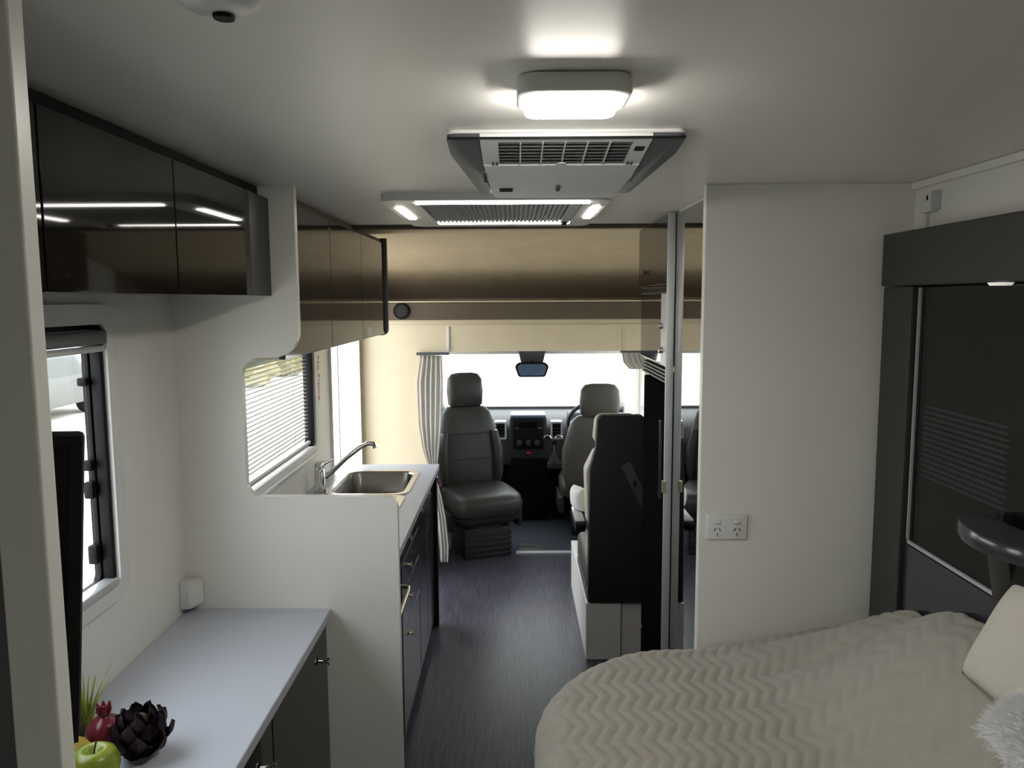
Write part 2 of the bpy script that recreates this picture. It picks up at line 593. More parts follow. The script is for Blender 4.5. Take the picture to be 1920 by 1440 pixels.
w4 = wframe(4, BW, XL, 'bedroom side window with white rounded frame and black seal')
obj('blind_cassette', box(XL - 0.018, XL + 0.022, BW[0] + .01, BW[1] - .004, BW[3] - 0.045, BW[3] - 0.012, bev=0.006), 'graphite', w4, True)
obj('screen_rail', box(XL - 0.018, XL + 0.014, BW[0] + .01, BW[1] - .004, BW[3] - 0.062, BW[3] - 0.048, bev=0.003), 'satin_alu', w4, True)
obj('bottom_rail', box(XL - 0.02, XL + 0.014, BW[0], BW[1], BW[2] - 0.004, BW[2] + 0.02, bev=0.004), 'satin_alu', w4, True)
obj('guide_rail', box(XL - 0.018, XL + 0.006, BW[1] - 0.014, BW[1] + 0.001, BW[2], BW[3], bev=0.002), 'rubber', w4, True)
for zz, hh in ((1.56, 0.02), (1.365, 0.025), (1.30, 0.04), (1.145, 0.045)):
    lt = obj('latch', box(XL - 0.040, XL - 0.018, BW[1] - 0.036, BW[1] - 0.014, zz, zz + hh, bev=0.005), 'rubber', w4, True)

w5 = wframe(5, KW, XL, 'kitchen window above the sink with white surround', mo=0.05)
obj('guide_rail', box(XL - 0.018, XL + 0.006, KW[1] - 0.035, KW[1] + 0.001, KW[2], KW[3], bev=0.002), 'rubber', w5, True)
bl = thing('venetian_blind', 'white slatted blind hanging in the kitchen window, slats darkened as if backlit', 'blind', (XL - 0.006, 2.97, KW[3]))
obj('head_rail', box(XL - 0.018, XL + 0.006, KW[0] + .01, KW[1] - 0.05, KW[3] - 0.022, KW[3] - 0.002, bev=0.003), 'white_plastic', bl, True)
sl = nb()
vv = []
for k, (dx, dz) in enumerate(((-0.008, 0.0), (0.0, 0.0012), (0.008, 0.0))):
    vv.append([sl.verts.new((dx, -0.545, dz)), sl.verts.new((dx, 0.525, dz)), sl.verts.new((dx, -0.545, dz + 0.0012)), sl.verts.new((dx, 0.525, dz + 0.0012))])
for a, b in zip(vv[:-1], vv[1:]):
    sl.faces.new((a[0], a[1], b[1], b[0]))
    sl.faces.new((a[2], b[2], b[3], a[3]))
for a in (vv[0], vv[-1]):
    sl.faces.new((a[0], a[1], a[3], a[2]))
s0 = obj('slat', sl, 'blind_backlit', bl, local=True)
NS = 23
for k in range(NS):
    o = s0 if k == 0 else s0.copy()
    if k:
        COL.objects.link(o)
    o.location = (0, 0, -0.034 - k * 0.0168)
obj('bottom_rail', box(XL - 0.012, XL + 0.002, KW[0] + .02, KW[1] - 0.06, KW[2] + 0.018, KW[2] + 0.032, bev=0.003), 'white_plastic', bl, True)
for yy in (2.6, 3.3):
    obj('ladder_cord', tube([(XL - 0.006, yy, KW[3] - .02), (XL - 0.006, yy, KW[2] + .025)], 0.0012, 5), 'white_plastic', bl)
fl = obj('window_sill', box(XL - .0, XL + 0.02, KW[0], KW[1], KW[2] - 0.05, KW[2] - 0.028, bev=0.004), 'satin_alu', w5, True)
# added right dinette window, unseen behind the tall unit, to light the seats
t6 = struct('window_6', box(XR + 0.02, XR + 0.024, DW[0], DW[1], DW[2], DW[3]), 'tint_glass', 'added unseen dinette window lighting the seats from the right wall')

# entry door opening frame + fly screen pull bar
dt = bpy.data.objects.new('door_1', None)
COL.objects.link(dt)
dt['kind'] = 'structure'
dt['label'] = 'open entry doorway beside the kitchen bench'
dt.location = (XL, 4.29, 0)
ORI[dt] = Vector(dt.location)
df = nb()
box(XL - .034, XL + .012, DR[0] + .001, DR[0] + .018, 0, DR[3] - .001, bm=df)
box(XL - .034, XL + .012, DR[1] - .018, DR[1] - .001, 0, DR[3] - .001, bm=df)
box(XL - .034, XL + .012, DR[0] + .018, DR[1] - .018, DR[3] - .019, DR[3] - .001, bm=df)
obj('door_frame', df, 'white_plastic', dt)
obj('screen_pull_bar', box(XL - .02, XL - .012, 4.175, 4.195, 0, DR[3], bev=0.002), 'satin_alu', dt)

# ================================================================ outside
struct('ground', box(-60, 60, -60, 60, -0.95, -0.90), 'dry_ground', 'pale dry ground outside')


def bush(name, label, c, r, h, group):
    t = nb()
    bmesh.ops.create_icosphere(t, subdivisions=4, radius=1.0)
    for v in t.verts:
        k = 1 + 0.28 * noise.noise(v.co * 2.3 + Vector(c)) + 0.16 * noise.noise(v.co * 7 + Vector(c))
        v.co = Vector((c[0] + v.co.x * r * k, c[1] + v.co.y * r * k, -0.9 + h * 0.48 + v.co.z * h * 0.5 * k))
    o = obj(name, t, 'hedge_leaf')
    return tag(o, label, 'bush', group)


for i, (x, y, r, h) in enumerate([(-8.35, 24, 0.9, 1.25), (-8.3, 27.5, 0.8, 1.0), (-8.9, 31.5, 1.0, 1.4), (-16.0, 22.5, 1.6, 2.0), (-14.5, 19.6, 1.2, 1.8)]):
    bush('bush', 'yellow green bush seen through the side windows', (x, y, 0), r, h, 'bushes outside')
cv = thing('parked_car', 'pale grey car parked outside the bedroom window', 'car', (-11.0, 17.6, -0.9))
obj('body', prism(arc_poly([(15.7, -0.62, .1), (19.3, -0.62, .1), (19.3, -0.05, .2), (18.6, 0.02, .1), (18.1, 0.55, .2), (16.6, 0.58, .2), (15.9, 0.05, .1), (15.7, -0.05, .1)]), 'x', -11.9, -10.3, bev=0.04), 'car_grey', cv, True)
obj('side_glass', prism(arc_poly([(16.2, 0.06, .05), (18.35, 0.06, .05), (18.0, 0.48, .08), (16.7, 0.50, .08)]), 'x', -10.30, -10.28), 'clear_glass', cv)
for yy in (16.4, 18.6):
    obj('wheel', lathe([(0, -.1), (.30, -.1), (.32, -.06), (.32, .06), (.30, .1), (0, .1)], (-10.42, yy, -0.58), axis='x'), 'rubber', cv, True)

# ================================================================ bedroom left
oc = thing('overhead_cabinet', 'long glossy dark overhead cabinet above the bedroom worktop', 'cabinet', (-0.80, 1.4, 1.765))
obj('body', box(XL, -0.69, 0.67, 2.146, 1.768, 2.030), 'charcoal_board', oc)
for a, b in ((0.69, 1.115), (1.119, 1.553), (1.557, 1.985)):
    obj('door', box(-0.69, -0.671, a, b, 1.764, 2.028, bev=0.0015), 'gloss_dark', oc)
obj('end_filler', box(-0.69, -0.671, 1.988, 2.147, 1.764, 2.028, bev=0.0015), 'charcoal_board', oc)
obj('top_shade_strip', box(XL, -0.70, 0.67, 2.146, 2.030, 2.058), 'matt_black', oc)  # black strip standing in for the shadow gap under the ceiling

wt = obj('worktop', box(XL + .001, -0.535, 0.668, 2.148, 0.840, 0.867, bev=0.003), 'laminate_white')
tag(wt, 'pale grey laminate worktop under the bedroom window', 'worktop')
bc = thing('base_cabinet', 'dark glossy low cabinet under the pale bedroom worktop', 'cabinet', (-0.75, 1.4, 0))
obj('body', box(XL + .001, -0.565, 0.67, 2.146, 0.0, 0.838), 'charcoal_board', bc)
for a, b in ((0.69, 1.15), (1.155, 1.63), (1.635, 2.13)):
    d = obj('door', box(-0.565, -0.546, a, b, 0.08, 0.832, bev=0.002), 'gloss_dark', bc)
    obj('knob', lathe([(0, 0), (.006, 0), (.005, .012), (.011, .016), (.011, .02), (0, .022)], (-0.546, b - 0.05, 0.74), 12, 'x'), 'chrome', d, True)

# corner power box on the worktop
pb = thing('corner_power_box', 'small white corner socket box above the bedroom worktop', 'socket', (-0.945, 2.14, 0.88))
obj('box', prism(arc_poly([(XL, 2.10, .004), (-0.925, 2.10, .004), (-0.900, 2.147, .004), (XL, 2.147, .002)]), 'z', 0.884, 0.962, bev=0.002), 'white_plastic', pb, True)
obj('socket_face', prism(arc_poly([(-0.928, 2.098, .002), (-0.922, 2.098, .002), (-0.899, 2.14, .002), (-0.905, 2.144, .002)]), 'z', 0.894, 0.952), 'white_panel', pb)

# television on a swing arm
tv = thing('television', 'black flat television swung out beside the white post', 'television', (-0.684, 0.772, 1.235),
           (R(0), 0, math.atan2(0.45, 0.89)))
tt = Matrix.Translation((.215, 0, .365)) @ Matrix.Rotation(R(4.0), 4, 'Y') @ Matrix.Translation((-.215, 0, -.365))


def tvp(name, bm, m):
    bmesh.ops.transform(bm, matrix=tt, verts=bm.verts)
    return obj(name, bm, m, tv, True, local=True)


tvp('casing', box(-0.215, 0.215, 0.0, 0.032, 0, 0.365, bev=0.006), 'matt_black')
tvp('screen', box(-0.200, 0.200, -0.002, 0.001, 0.02, 0.350), 'screen_black')
tvp('bezel', add(boxes([(-0.214, 0.214, -0.004, 0.0, 0.351, 0.364), (-0.214, 0.214, -0.004, 0.0, 0.001, 0.019), (-0.214, -0.201, -0.004, 0, 0.019, 0.351), (0.201, 0.214, -0.004, 0, 0.019, 0.351)]), nb()), 'soft_black')
tvp('rear_housing', box(-0.13, 0.13, 0.03, 0.05, 0.05, 0.28, bev=0.01), 'matt_black')
tvp('swing_arm', tube([(0, 0.05, 0.18), (-0.02, 0.09, 0.17), (-0.10, 0.13, 0.16), (-0.155, 0.12, 0.16)], 0.011), 'matt_black')

# ---- fruit arrangement
ap_ = thing('green_apple', 'shiny green apple on the bedroom worktop', 'apple', (-0.770, 1.322, 0.8675))
obj('flesh', lathe([(0, .012), (.012, .006), (.022, 0.0), (.034, .014), (.043, .036), (.044, .050), (.036, .068), (.024, .076), (.012, .072), (.005, .063), (0, .060)], (0, 0, 0), 28), 'apple_green', ap_, True, local=True, ang=80)
obj('stem', tube([(0, 0, .060), (.002, .001, .075), (.005, .003, .088)], .0016, 6), 'stem_brown', ap_, local=True)
pg = thing('pomegranate', 'dark red pomegranate with crown among the fruit', 'pomegranate', (-0.818, 1.450, 0.8675))
obj('skin', lathe([(0, 0), (.012, .001), (.024, .008), (.033, .022), (.036, .036), (.032, .050), (.023, .060), (.013, .065), (.009, .070), (.009, .076), (0, .077)], (0, 0, 0), 24), 'pomegranate_red', pg, True, local=True, ang=80)
cr = nb()
for k in range(6):
    a = 2 * PI * k / 6
    tube([(.008 * math.cos(a), .008 * math.sin(a), .072), (.011 * math.cos(a), .011 * math.sin(a), .082), (.013 * math.cos(a), .013 * math.sin(a), .092)], [.005, .005, .0015], 6, bm=cr)
obj('crown', cr, 'pomegranate_red', pg, True, local=True)
le = thing('lemon', 'yellow lemon lying behind the green apple', 'lemon', (-0.848, 1.378, 0.8675), (0, 0, R(25)))
obj('peel', lathe([(0, -.045), (.006, -.043), (.009, -.038), (.024, -.026), (.031, -.008), (.031, .008), (.024, .026), (.009, .038), (.005, .043), (0, .044)], (0, 0, .031), 22, 'x'), 'lemon_yellow', le, True, local=True, ang=80)
obj('tip', lathe([(0, 0), (.006, 0), (.003, .006), (0, .007)], (.043, 0, .031), 10, 'x'), 'lemon_yellow', le, True, local=True)
ar = thing('artichoke', 'dark purple artichoke with pointed leaves beside the apple', 'artichoke', (-0.732, 1.422, 0.8675))
obj('heart', lathe([(0, 0.002), (.016, .004), (.028, .020), (.030, .045), (.022, .070), (.010, .084), (0, .088)], (0, 0, 0), 16), 'artichoke_green', ar, True, local=True, ang=80)


def bract(L_, W_):
    t = nb()
    rows = []
    for i in range(6):
        s = i / 5
        wd = W_ * math.sin(PI * min(1, 0.18 + s * 0.80)) ** 0.8 * (1 if i < 5 else 0.08)
        z = L_ * s
        b = 0.010 * math.sin(PI * s)
        rows.append([t.verts.new((dx * wd, b - 0.006 * dx * dx + 0.006 * s * s, z)) for dx in (-1, 0, 1)])
    for A, B in zip(rows[:-1], rows[1:]):
        for k in range(2):
            t.faces.new((A[k], A[k + 1], B[k + 1], B[k]))
    g = bmesh.ops.solidify(t, geom=list(t.faces), thickness=0.0012)
    return t


b0 = None
rows_ = [(0.008, 8, .020, 40, .044), (0.020, 8, .026, 28, .052), (0.034, 8, .026, 18, .054), (0.048, 7, .021, 12, .050), (0.060, 5, .012, 6, .042)]
for z, n, rad, tilt, ll in rows_:
    for k in range(n):
        a = 2 * PI * (k + 0.5 * (rows_.index((z, n, rad, tilt, ll)) % 2)) / n + random.uniform(-.1, .1)
        if b0 is None:
            b0 = obj('leaf', bract(0.040, 0.0145), 'artichoke_purple', ar, True, local=True)
            o = b0
        else:
            o = b0.copy()
            COL.objects.link(o)
        o.location = (rad * math.cos(a), rad * math.sin(a), z)
        o.rotation_euler = (Matrix.Rotation(a - PI / 2, 3, 'Z') @ Matrix.Rotation(-R(tilt + random.uniform(-6, 6)), 3, 'X')).to_euler()
        s = ll / 0.040
        o.scale = (s, s, s)
gt = thing('grass_tuft', 'small yellow green artificial grass tuft beside the fruit', 'plant', (-0.885, 1.50, 0.8675))
obj('clump', lathe([(0, 0), (.016, 0), (.02, .012), (.012, .026), (0, .03)], (0, 0, 0), 12), 'artichoke_green', gt, True, local=True)
for k in range(48):
    a = random.uniform(0, 2 * PI)
    lean = random.uniform(.012, .055)
    h = random.uniform(.05, .125)
    t = nb()
    pv = []
    for i in range(5):
        s = i / 4
        cx = math.cos(a) * (.008 + lean * s ** 1.6)
        cy = math.sin(a) * (.008 + lean * s ** 1.6)
        wd = .0036 * (1 - s) + .0003
        px, py = -math.sin(a) * wd, math.cos(a) * wd
        pv.append((t.verts.new((cx - px, cy - py, .01 + h * s)), t.verts.new((cx + px, cy + py, .01 + h * s)), t.verts.new((cx - .001 * math.cos(a), cy - .001 * math.sin(a), .01 + h * s))))
    for A, B in zip(pv[:-1], pv[1:]):
        for i in range(3):
            t.faces.new((A[i], A[(i + 1) % 3], B[(i + 1) % 3], B[i]))
    obj('blade', t, 'grass_green', gt, True, local=True)

# ================================================================ ceiling fittings
cl = thing('ceiling_light', 'small white rectangular ceiling light switched on', 'ceiling light', (0.085, 1.16, ZC))
obj('housing', prism(rrect(0.004, 0.166, 1.090, 1.215, 0.03), 'z', 2.032, ZC - .0002, bev=0.006), 'white_plastic', cl, True)
obj('diffuser', prism(rrect(0.016, 0.152, 1.104, 1.228, 0.02), 'z', 2.025, 2.046, bev=0.005), 'lamp_glow', cl, True)

ac = thing('air_conditioner', 'ceiling air conditioner with grey wings and intake grille', 'air conditioner', (0.095, 1.6, ZC))
body = arc_poly([(-0.126, 1.455, .02), (0.318, 1.455, .02), (0.318, 1.56, .10), (0.262, 1.885, .03), (-0.082, 1.885, .03), (-0.126, 1.56, .10)], 8)
obj('housing', prism(body, 'z', 2.035, ZC - .0002, bev=0.003), 'white_plastic', ac, True)
for s in (-1, 1):
    cx = 0.096
    pts = [(cx + s * 0.160, 1.458, 0.0), (cx + s * 0.221, 1.458, .018), (cx + s * 0.221, 1.56, .09), (cx + s * 0.176, 1.875, .02), (cx + s * 0.150, 1.875, .0), (cx + s * 0.160, 1.70, 0)]
    obj('wing', prism(arc_poly(pts), 'z', 2.004, 2.036, bev=0.002), 'graphite', ac, True)
pan = arc_poly([(-0.064, 1.458, 0), (0.256, 1.458, 0), (0.256, 1.70, 0), (0.244, 1.88, .02), (-0.052, 1.88, .02), (-0.064, 1.70, 0)])
pan_o = nb()
gx0, gx1, gy0, gy1 = -0.030, 0.222, 1.478, 1.620
# panel built around the grille opening
ys = [1.458, gy0, gy1, 1.72]
box(-0.063, 0.255, 1.458, gy0, 2.000, 2.036, bm=pan_o)
box(-0.063, gx0, gy0, gy1, 2.000, 2.036, bm=pan_o)
box(gx1, 0.255, gy0, gy1, 2.000, 2.036, bm=pan_o)
obj('intake_surround', pan_o, 'white_plastic', ac)
obj('front_panel', prism(arc_poly([(-0.063, gy1, 0), (0.255, gy1, 0), (0.252, 1.70, 0), (0.240, 1.88, .02), (-0.048, 1.88, .02), (-0.060, 1.70, 0)]), 'z', 1.996, 2.036, bev=0.003), 'white_plastic', ac, True)
obj('grille_recess', box(gx0, gx1, gy0, gy1, 2.026, 2.034), 'dark_grey', ac)
for k in range(7):
    yy = gy0 + .007 + k * (gy1 - gy0 - .012) / 6.5
    obj('grille_slat', box(gx0, gx1, yy, yy + 0.004, 2.000, 2.010), 'dark_grey', ac)
for k in range(1, 6):
    xx = gx0 + (gx1 - gx0) * k / 6
    obj('grille_rib', box(xx - .0015, xx + .0015, gy0, gy1, 1.998, 2.012), 'white_plastic', ac)
obj('badge', lathe([(0, 0), (.011, 0), (.011, .004), (0, .005)], (0.095, gy1 - .012, 1.992), 20), 'white_plastic', ac, True)
obj('edge_seam', box(-0.122, 0.314, 1.4515, 1.4545, 1.994, 2.008), 'matt_black', ac)
obj('display_window', box(0.230, 0.248, 1.505, 1.530, 1.9975, 2.0005), 'matt_black', ac)
obj('sensor_window', prism(arc_poly([(-0.034, 1.79, .004), (-0.004, 1.79, .004), (-0.004, 1.815, .004), (-0.034, 1.815, .004)]), 'z', 1.994, 1.997), 'matt_black', ac)
obj('release_catch', box(0.094, 0.103, 1.765, 1.80, 1.990, 1.997, bev=0.002), 'dark_grey', ac)
for xx in (-0.045, 0.228):
    for k in range(2):
        obj('vent_mark', box(xx + k * .008, xx + .004 + k * .008, 1.60, 1.64, 1.9985, 1.9975), 'dark_grey', ac)
for s in (-1, 1):
    obj('edge_glint', box(0.096 + s * 0.158 - .003, 0.096 + s * 0.158 + .003, 1.66, 1.73, 1.992, 1.997), 'chrome', ac)  # bright bars added to stand in for reflections on the panel

for ch in ac.children:
    for v in ch.data.vertices:
        v.co.z = ZC - (ZC - v.co.z) * (0.28 + 0.82 * (v.co.y - 1.455) / 0.43)

sk = thing('roof_hatch', 'grey framed roof hatch with pleated blind and lit strips', 'roof hatch', (-0.05, 2.7, ZC))
SX0, SX1, SY0, SY1 = -0.395, 0.285, 2.29, 3.10
obj('frame', ring_prism(rrect(SX0, SX1, SY0, SY1, .05), rrect(SX0 + .105, SX1 - .075, SY0 + .07, SY1 - .08, .012), 'z', 2.038, ZC - .0002), 'white_plastic', sk, True, ang=30)
obj('blind_backing', box(SX0 + .10, SX1 - .07, SY0 + .065, SY1 - .075, 2.050, 2.056), 'blind_grey', sk)
nP = 30
x0, x1 = SX0 + .107, SX1 - .115
for k in range(nP):
    xa = x0 + (x1 - x0) * k / nP
    xb = x0 + (x1 - x0) * (k + 1) / nP
    if k == 0:
        pv = obj('pleat', prism([Vector((xa, 2.0495)), Vector(((xa + xb) / 2, 2.040)), Vector((xb, 2.0495))], 'y', SY0 + .088, SY1 - .102), 'blind_grey', sk)
    else:
        o = pv.copy()
        COL.objects.link(o)
        o.location = pv.location + Vector((xa - x0, 0, 0))
obj('blind_bar', box(SX1 - .112, SX1 - .078, SY0 + .08, SY1 - .09, 2.040, 2.0495, bev=.003), 'satin_alu', sk)
for yy in (2.96, 3.0):
    obj('blind_handle', box(SX1 - .105, SX1 - .088, yy, yy + .022, 2.033, 2.041), 'matt_black', sk)
for a, b, z in ((SY0 + .045, SY0 + .066, 2.034), (SY1 - .10, SY1 - .085, 2.041)):
    obj('light_strip', box(SX0 + .10, SX1 - .06, a, b, z, z + .0055), 'led_glow', sk)
for a in (SX0 + .022, SX1 - .042):
    obj('side_lamp', box(a, a + .026, SY0 + .17, SY0 + .50, 2.034, 2.0385, bev=.002), 'led_glow', sk)
sm = thing('smoke_alarm', 'round white smoke alarm on the ceiling', 'smoke alarm', (-0.285, 0.775, ZC))
obj('body', lathe([(0, -.03), (.030, -.03), (.042, -.022), (.045, 0), (0, 0)], (-0.285, 0.775, ZC - .0002), 28), 'white_plastic', sm, True)
obj('test_button', lathe([(0, -.004), (.010, -.004), (.011, 0), (0, 0)], (-0.285, 0.795, ZC - .030), 16), 'matt_black', sm, True)

# ================================================================ kitchen (left)
uc = thing('overhead_cabinet', 'brown gloss overhead cabinet with three doors above kitchen window', 'cabinet', (-0.80, 3.0, 1.585))
obj('body', box(XL, -0.668, 2.18, 3.885, 1.60, 2.052), 'luton_dark', uc)
obj('underside', box(XL, -0.668, 2.18, 3.885, 1.586, 1.60), 'cream_panel', uc)
for a, b in ((2.182, 2.752), (2.756, 3.31), (3.314, 3.884)):
    obj('door', box(-0.668, -0.650, a, b, 1.584, 2.030, bev=0.0015), 'gloss_brown', uc)
ep = arc_poly([(XL, 1.575, 0), (-0.638, 1.575, .03), (-0.638, 2.056, 0), (XL, 2.056, 0)])
obj('end_panel', prism(ep, 'y', 3.886, 3.925, bev=0.006), 'dark_grey', uc, True)

ct = nb()
CY0, CY1 = 2.178, 4.055
SB = (-0.845, -0.505, 3.40, 3.865)
box(XL + .002, SB[0], CY0, CY1, 0.852, 0.880, bm=ct)
box(SB[1], -0.408, CY0, CY1, 0.852, 0.880, bm=ct)
box(SB[0], SB[1], CY0, SB[2], 0.852, 0.880, bm=ct)
box(SB[0], SB[1], SB[3], CY1, 0.852, 0.880, bm=ct)
o = obj('kitchen_worktop', ct, 'laminate_white')
tag(o, 'pale kitchen worktop holding the steel sink', 'worktop')
sn = thing('kitchen_sink', 'stainless steel sink with drainer in the kitchen worktop', 'sink', (-0.68, 3.4, 0.88))
bw_o = rrect(SB[0] + .004, SB[1] - .004, SB[2] + .004, SB[3] - .004, .06)
bw_i = rrect(SB[0] + .05, SB[1] - .05, SB[2] + .05, SB[3] - .05, .05)
t = nb()
lv = [(bw_o, .884), (rrect(SB[0] + .010, SB[1] - .010, SB[2] + .010, SB[3] - .010, .06), .876), (rrect(SB[0] + .018, SB[1] - .018, SB[2] + .018, SB[3] - .018, .055), .765), (bw_i, .745)]
rg = [[t.verts.new((p[0], p[1], z)) for p in o] for o, z in lv]
for A, B in zip(rg[:-1], rg[1:]):
    for k in range(len(A)):
        t.faces.new((A[k], A[(k + 1) % len(A)], B[(k + 1) % len(A)], B[k]))
t.faces.new(rg[-1])
bmesh.ops.solidify(t, geom=list(t.faces), thickness=-0.0015)
obj('bowl', t, 'steel', sn, True)
obj('rim', ring_prism(rrect(SB[0] - .02, SB[1] + .02, SB[2] - .02, SB[3] + .02, .07), bw_o, 'z', .8802, .8865), 'steel', sn, True, ang=30)
obj('drain', lathe([(0, 0), (.03, 0), (.032, .004), (.028, .006), (0, .004)], (-0.675, 3.63, .7465), 20), 'chrome', sn, True)
obj('drainer', prism(rrect(SB[0] - .015, SB[1] + .015, 2.93, SB[2] - .022, .04), 'z', .8802, .8855), 'steel', sn, True)
for k in range(9):
    xx = SB[0] + .03 + k * .035
    obj('drainer_ridge', box(xx - .006, xx + .006, 2.98, SB[2] - .04, .885, .8885, bev=.002), 'steel', sn, True)
fc = thing('kitchen_tap', 'chrome mixer tap with long spout behind the sink', 'tap', (-0.895, 3.47, 0.88))
obj('base', lathe([(0, 0), (.030, 0), (.032, .008), (.026, .014), (.024, .095), (.020, .105), (0, .107)], (-0.895, 3.47, .8802), 20), 'chrome', fc, True)
obj('spout', tube([(-0.890, 3.47, .935), (-0.85, 3.50, .965), (-0.79, 3.54, 1.02), (-0.73, 3.58, 1.065), (-0.70, 3.60, 1.078), (-0.675, 3.615, 1.075), (-0.668, 3.62, 1.055)], [.013, .012, .011, .011, .011, .012, .012], 12), 'chrome', fc, True)
obj('lever', tube([(-0.895, 3.47, .985), (-0.88, 3.49, 1.005), (-0.845, 3.52, 1.02)], [.009, .008, .006], 10), 'chrome', fc, True)
obj('corner_socket', prism(arc_poly([(3.60, .90, .005), (3.66, .90, .005), (3.66, .985, .005), (3.60, .985, .005)]), 'x', XL + .0005, XL + .035, bev=.003), 'white_plastic', w5, True)

# base units: oven, drawer unit, door unit, end panel
ov = thing('oven', 'black built-in oven with brass rail under the kitchen worktop', 'oven', (-0.70, 2.5, 0))
obj('body', box(XL + .002, -0.455, 2.18, 2.84, 0.0, 0.850), 'matt_black', ov)
obj('oven_door', box(-0.455, -0.437, 2.22, 2.83, 0.30, 0.74, bev=.003), 'black_glass', ov)
obj('control_panel', box(-0.455, -0.440, 2.22, 2.83, 0.75, 0.845, bev=.003), 'kitchen_dark', ov)
obj('lower_panel', box(-0.455, -0.440, 2.22, 2.83, 0.06, 0.29, bev=.003), 'kitchen_dark', ov)
obj('rail', tube([(-0.437, 2.28, .700), (-0.395, 2.29, .700), (-0.392, 2.32, .700), (-0.392, 2.72, .700), (-0.395, 2.75, .700), (-0.437, 2.76, .700)], .007), 'brass', ov, True)
for k in range(4):
    obj('knob', lathe([(0, 0), (.016, 0), (.014, .02), (0, .022)], (-0.440, 2.34 + k * .12, .80), 14, 'x'), 'chrome', ov, True)
du = thing('drawer_unit', 'dark gloss kitchen drawer unit with small brass knobs', 'cabinet', (-0.70, 3.1, 0))
obj('body', box(XL + .002, -0.455, 2.85, 3.38, 0.0, 0.850), 'matt_black', du)
for (z0, z1) in ((0.745, 0.845), (0.615, 0.740), (0.455, 0.610), (0.06, 0.450)):
    d = obj('drawer', box(-0.455, -0.437, 2.855, 3.375, z0, z1, bev=.002), 'kitchen_dark', du)
    zk = z1 - min(.06, (z1 - z0) / 2)
    obj('knob', lathe([(0, 0), (.006, 0), (.005, .006), (.012, .010), (.012, .014), (0, .016)], (-0.437, 3.05, zk), 12, 'x'), 'brass', d, True)
ku = thing('kitchen_cupboard', 'dark gloss kitchen cupboard under the steel sink', 'cabinet', (-0.70, 3.7, 0))
obj('body', box(XL + .002, -0.455, 3.385, 3.998, 0.0, 0.742), 'matt_black', ku)
obj('top_rail', box(-0.475, -0.457, 3.385, 3.998, 0.745, 0.850), 'matt_black', ku)
for a, b in ((3.39, 3.69), (3.695, 3.995)):
    d = obj('door', box(-0.455, -0.437, a, b, 0.06, 0.845, bev=.002), 'kitchen_dark', ku)
    obj('knob', lathe([(0, 0), (.006, 0), (.005, .006), (.012, .010), (.012, .014), (0, .016)], (-0.437, a + .045, .80), 12, 'x'), 'brass', d, True)
o = obj('end_panel', box(XL + .002, -0.418, 4.0, 4.04, 0.0, 0.8515, bev=.003), 'matt_black', ku)
# red sticker beside the window
stk = thing('warning_sticker', 'pale sticker with red sideways lettering beside kitchen window', 'sticker', (XL + .013, 3.70, 1.38))
obj('backing', box(XL + .0003, XL + .0012, 3.675, 3.745, 1.26, 1.50), 'white_panel', stk)
tx = bpy.data.curves.new('lettering', 'FONT')
tx.body = 'No Flame'
tx.size = 0.055
tx.extrude = 0.0003
tx.align_x = 'CENTER'
tx.align_y = 'CENTER'
to = bpy.data.objects.new('tmp_text', tx)
COL.objects.link(to)
bpy.context.view_layer.update()
me = bpy.data.meshes.new_from_object(to.evaluated_get(bpy.context.evaluated_depsgraph_get()))
bpy.data.objects.remove(to)
me.materials.clear()
me.materials.append(M['red_print'])
tm = bpy.data.objects.new('lettering', me)
COL.objects.link(tm)
tm.parent = stk
tm.location = (-0.0113, 0.01, 0)
# text x axis -> -z (reads downwards), text up -> +y (towards the cab)
tm.rotation_euler = Matrix(((0, 0, 1), (0, 1, 0), (-1, 0, 0))).to_euler()

# ================================================================ tall units (right)
md = thing('mirror_door', 'tall mirrored sliding door with satin metal edge', 'door', (0.57, 2.5, 0))
obj('mirror_panel', box(0.576, 0.583, 2.184, 2.795, 0.02, 2.05), 'mirror', md)
fo = obj('edge_post', box(0.546, 0.574, 2.797, 2.806, 0.0, 2.055, bev=.002), 'satin_alu', md, True)
obj('latch', box(0.538, 0.552, 2.790, 2.80, 1.04, 1.085, bev=.002), 'brass', fo)
FX = 0.55
ru = thing('overhead_cupboard', 'brown gloss cupboard above the black microwave', 'cabinet', (0.8, 3.1, 1.80))
obj('body', box(FX + .02, XR, 2.83, 3.46, 1.80, 2.054), 'luton_dark', ru)
obj('door', box(FX, FX + .019, 2.832, 3.458, 1.802, 2.050, bev=.002), 'gloss_brown', ru)
obj('knob', lathe([(0, 0), (.006, 0), (.012, -.014), (.012, -.018), (0, -.02)], (FX, 3.27, 1.86), 12, 'x'), 'chrome', ru, True)
mw = thing('microwave', 'black built-in microwave above the tall fridge', 'microwave', (0.8, 3.1, 1.50))
obj('body', box(FX + .02, XR, 2.83, 3.40, 1.50, 1.798), 'matt_black', mw)
obj('door', box(FX + .002, FX + .019, 2.93, 3.398, 1.505, 1.770, bev=.002), 'black_glass', mw)
obj('trim', box(FX, FX + .019, 2.832, 3.398, 1.772, 1.796, bev=.002), 'kitchen_dark', mw)
obj('control_strip', box(FX, FX + .019, 2.834, 2.926, 1.505, 1.770, bev=.002), 'satin_alu', mw)
for k in range(2):
    obj('knob', lathe([(0, 0), (.012, 0), (.010, -.014), (0, -.015)], (FX, 2.89, 1.56 + k * .09), 12, 'x'), 'chrome', mw, True)
fr = thing('fridge', 'tall black fridge with louvred top vent', 'fridge', (0.8, 3.05, 0))
obj('body', box(FX + .02, XR, 2.83, 3.29, 0.0, 1.44), 'fridge_black', fr)
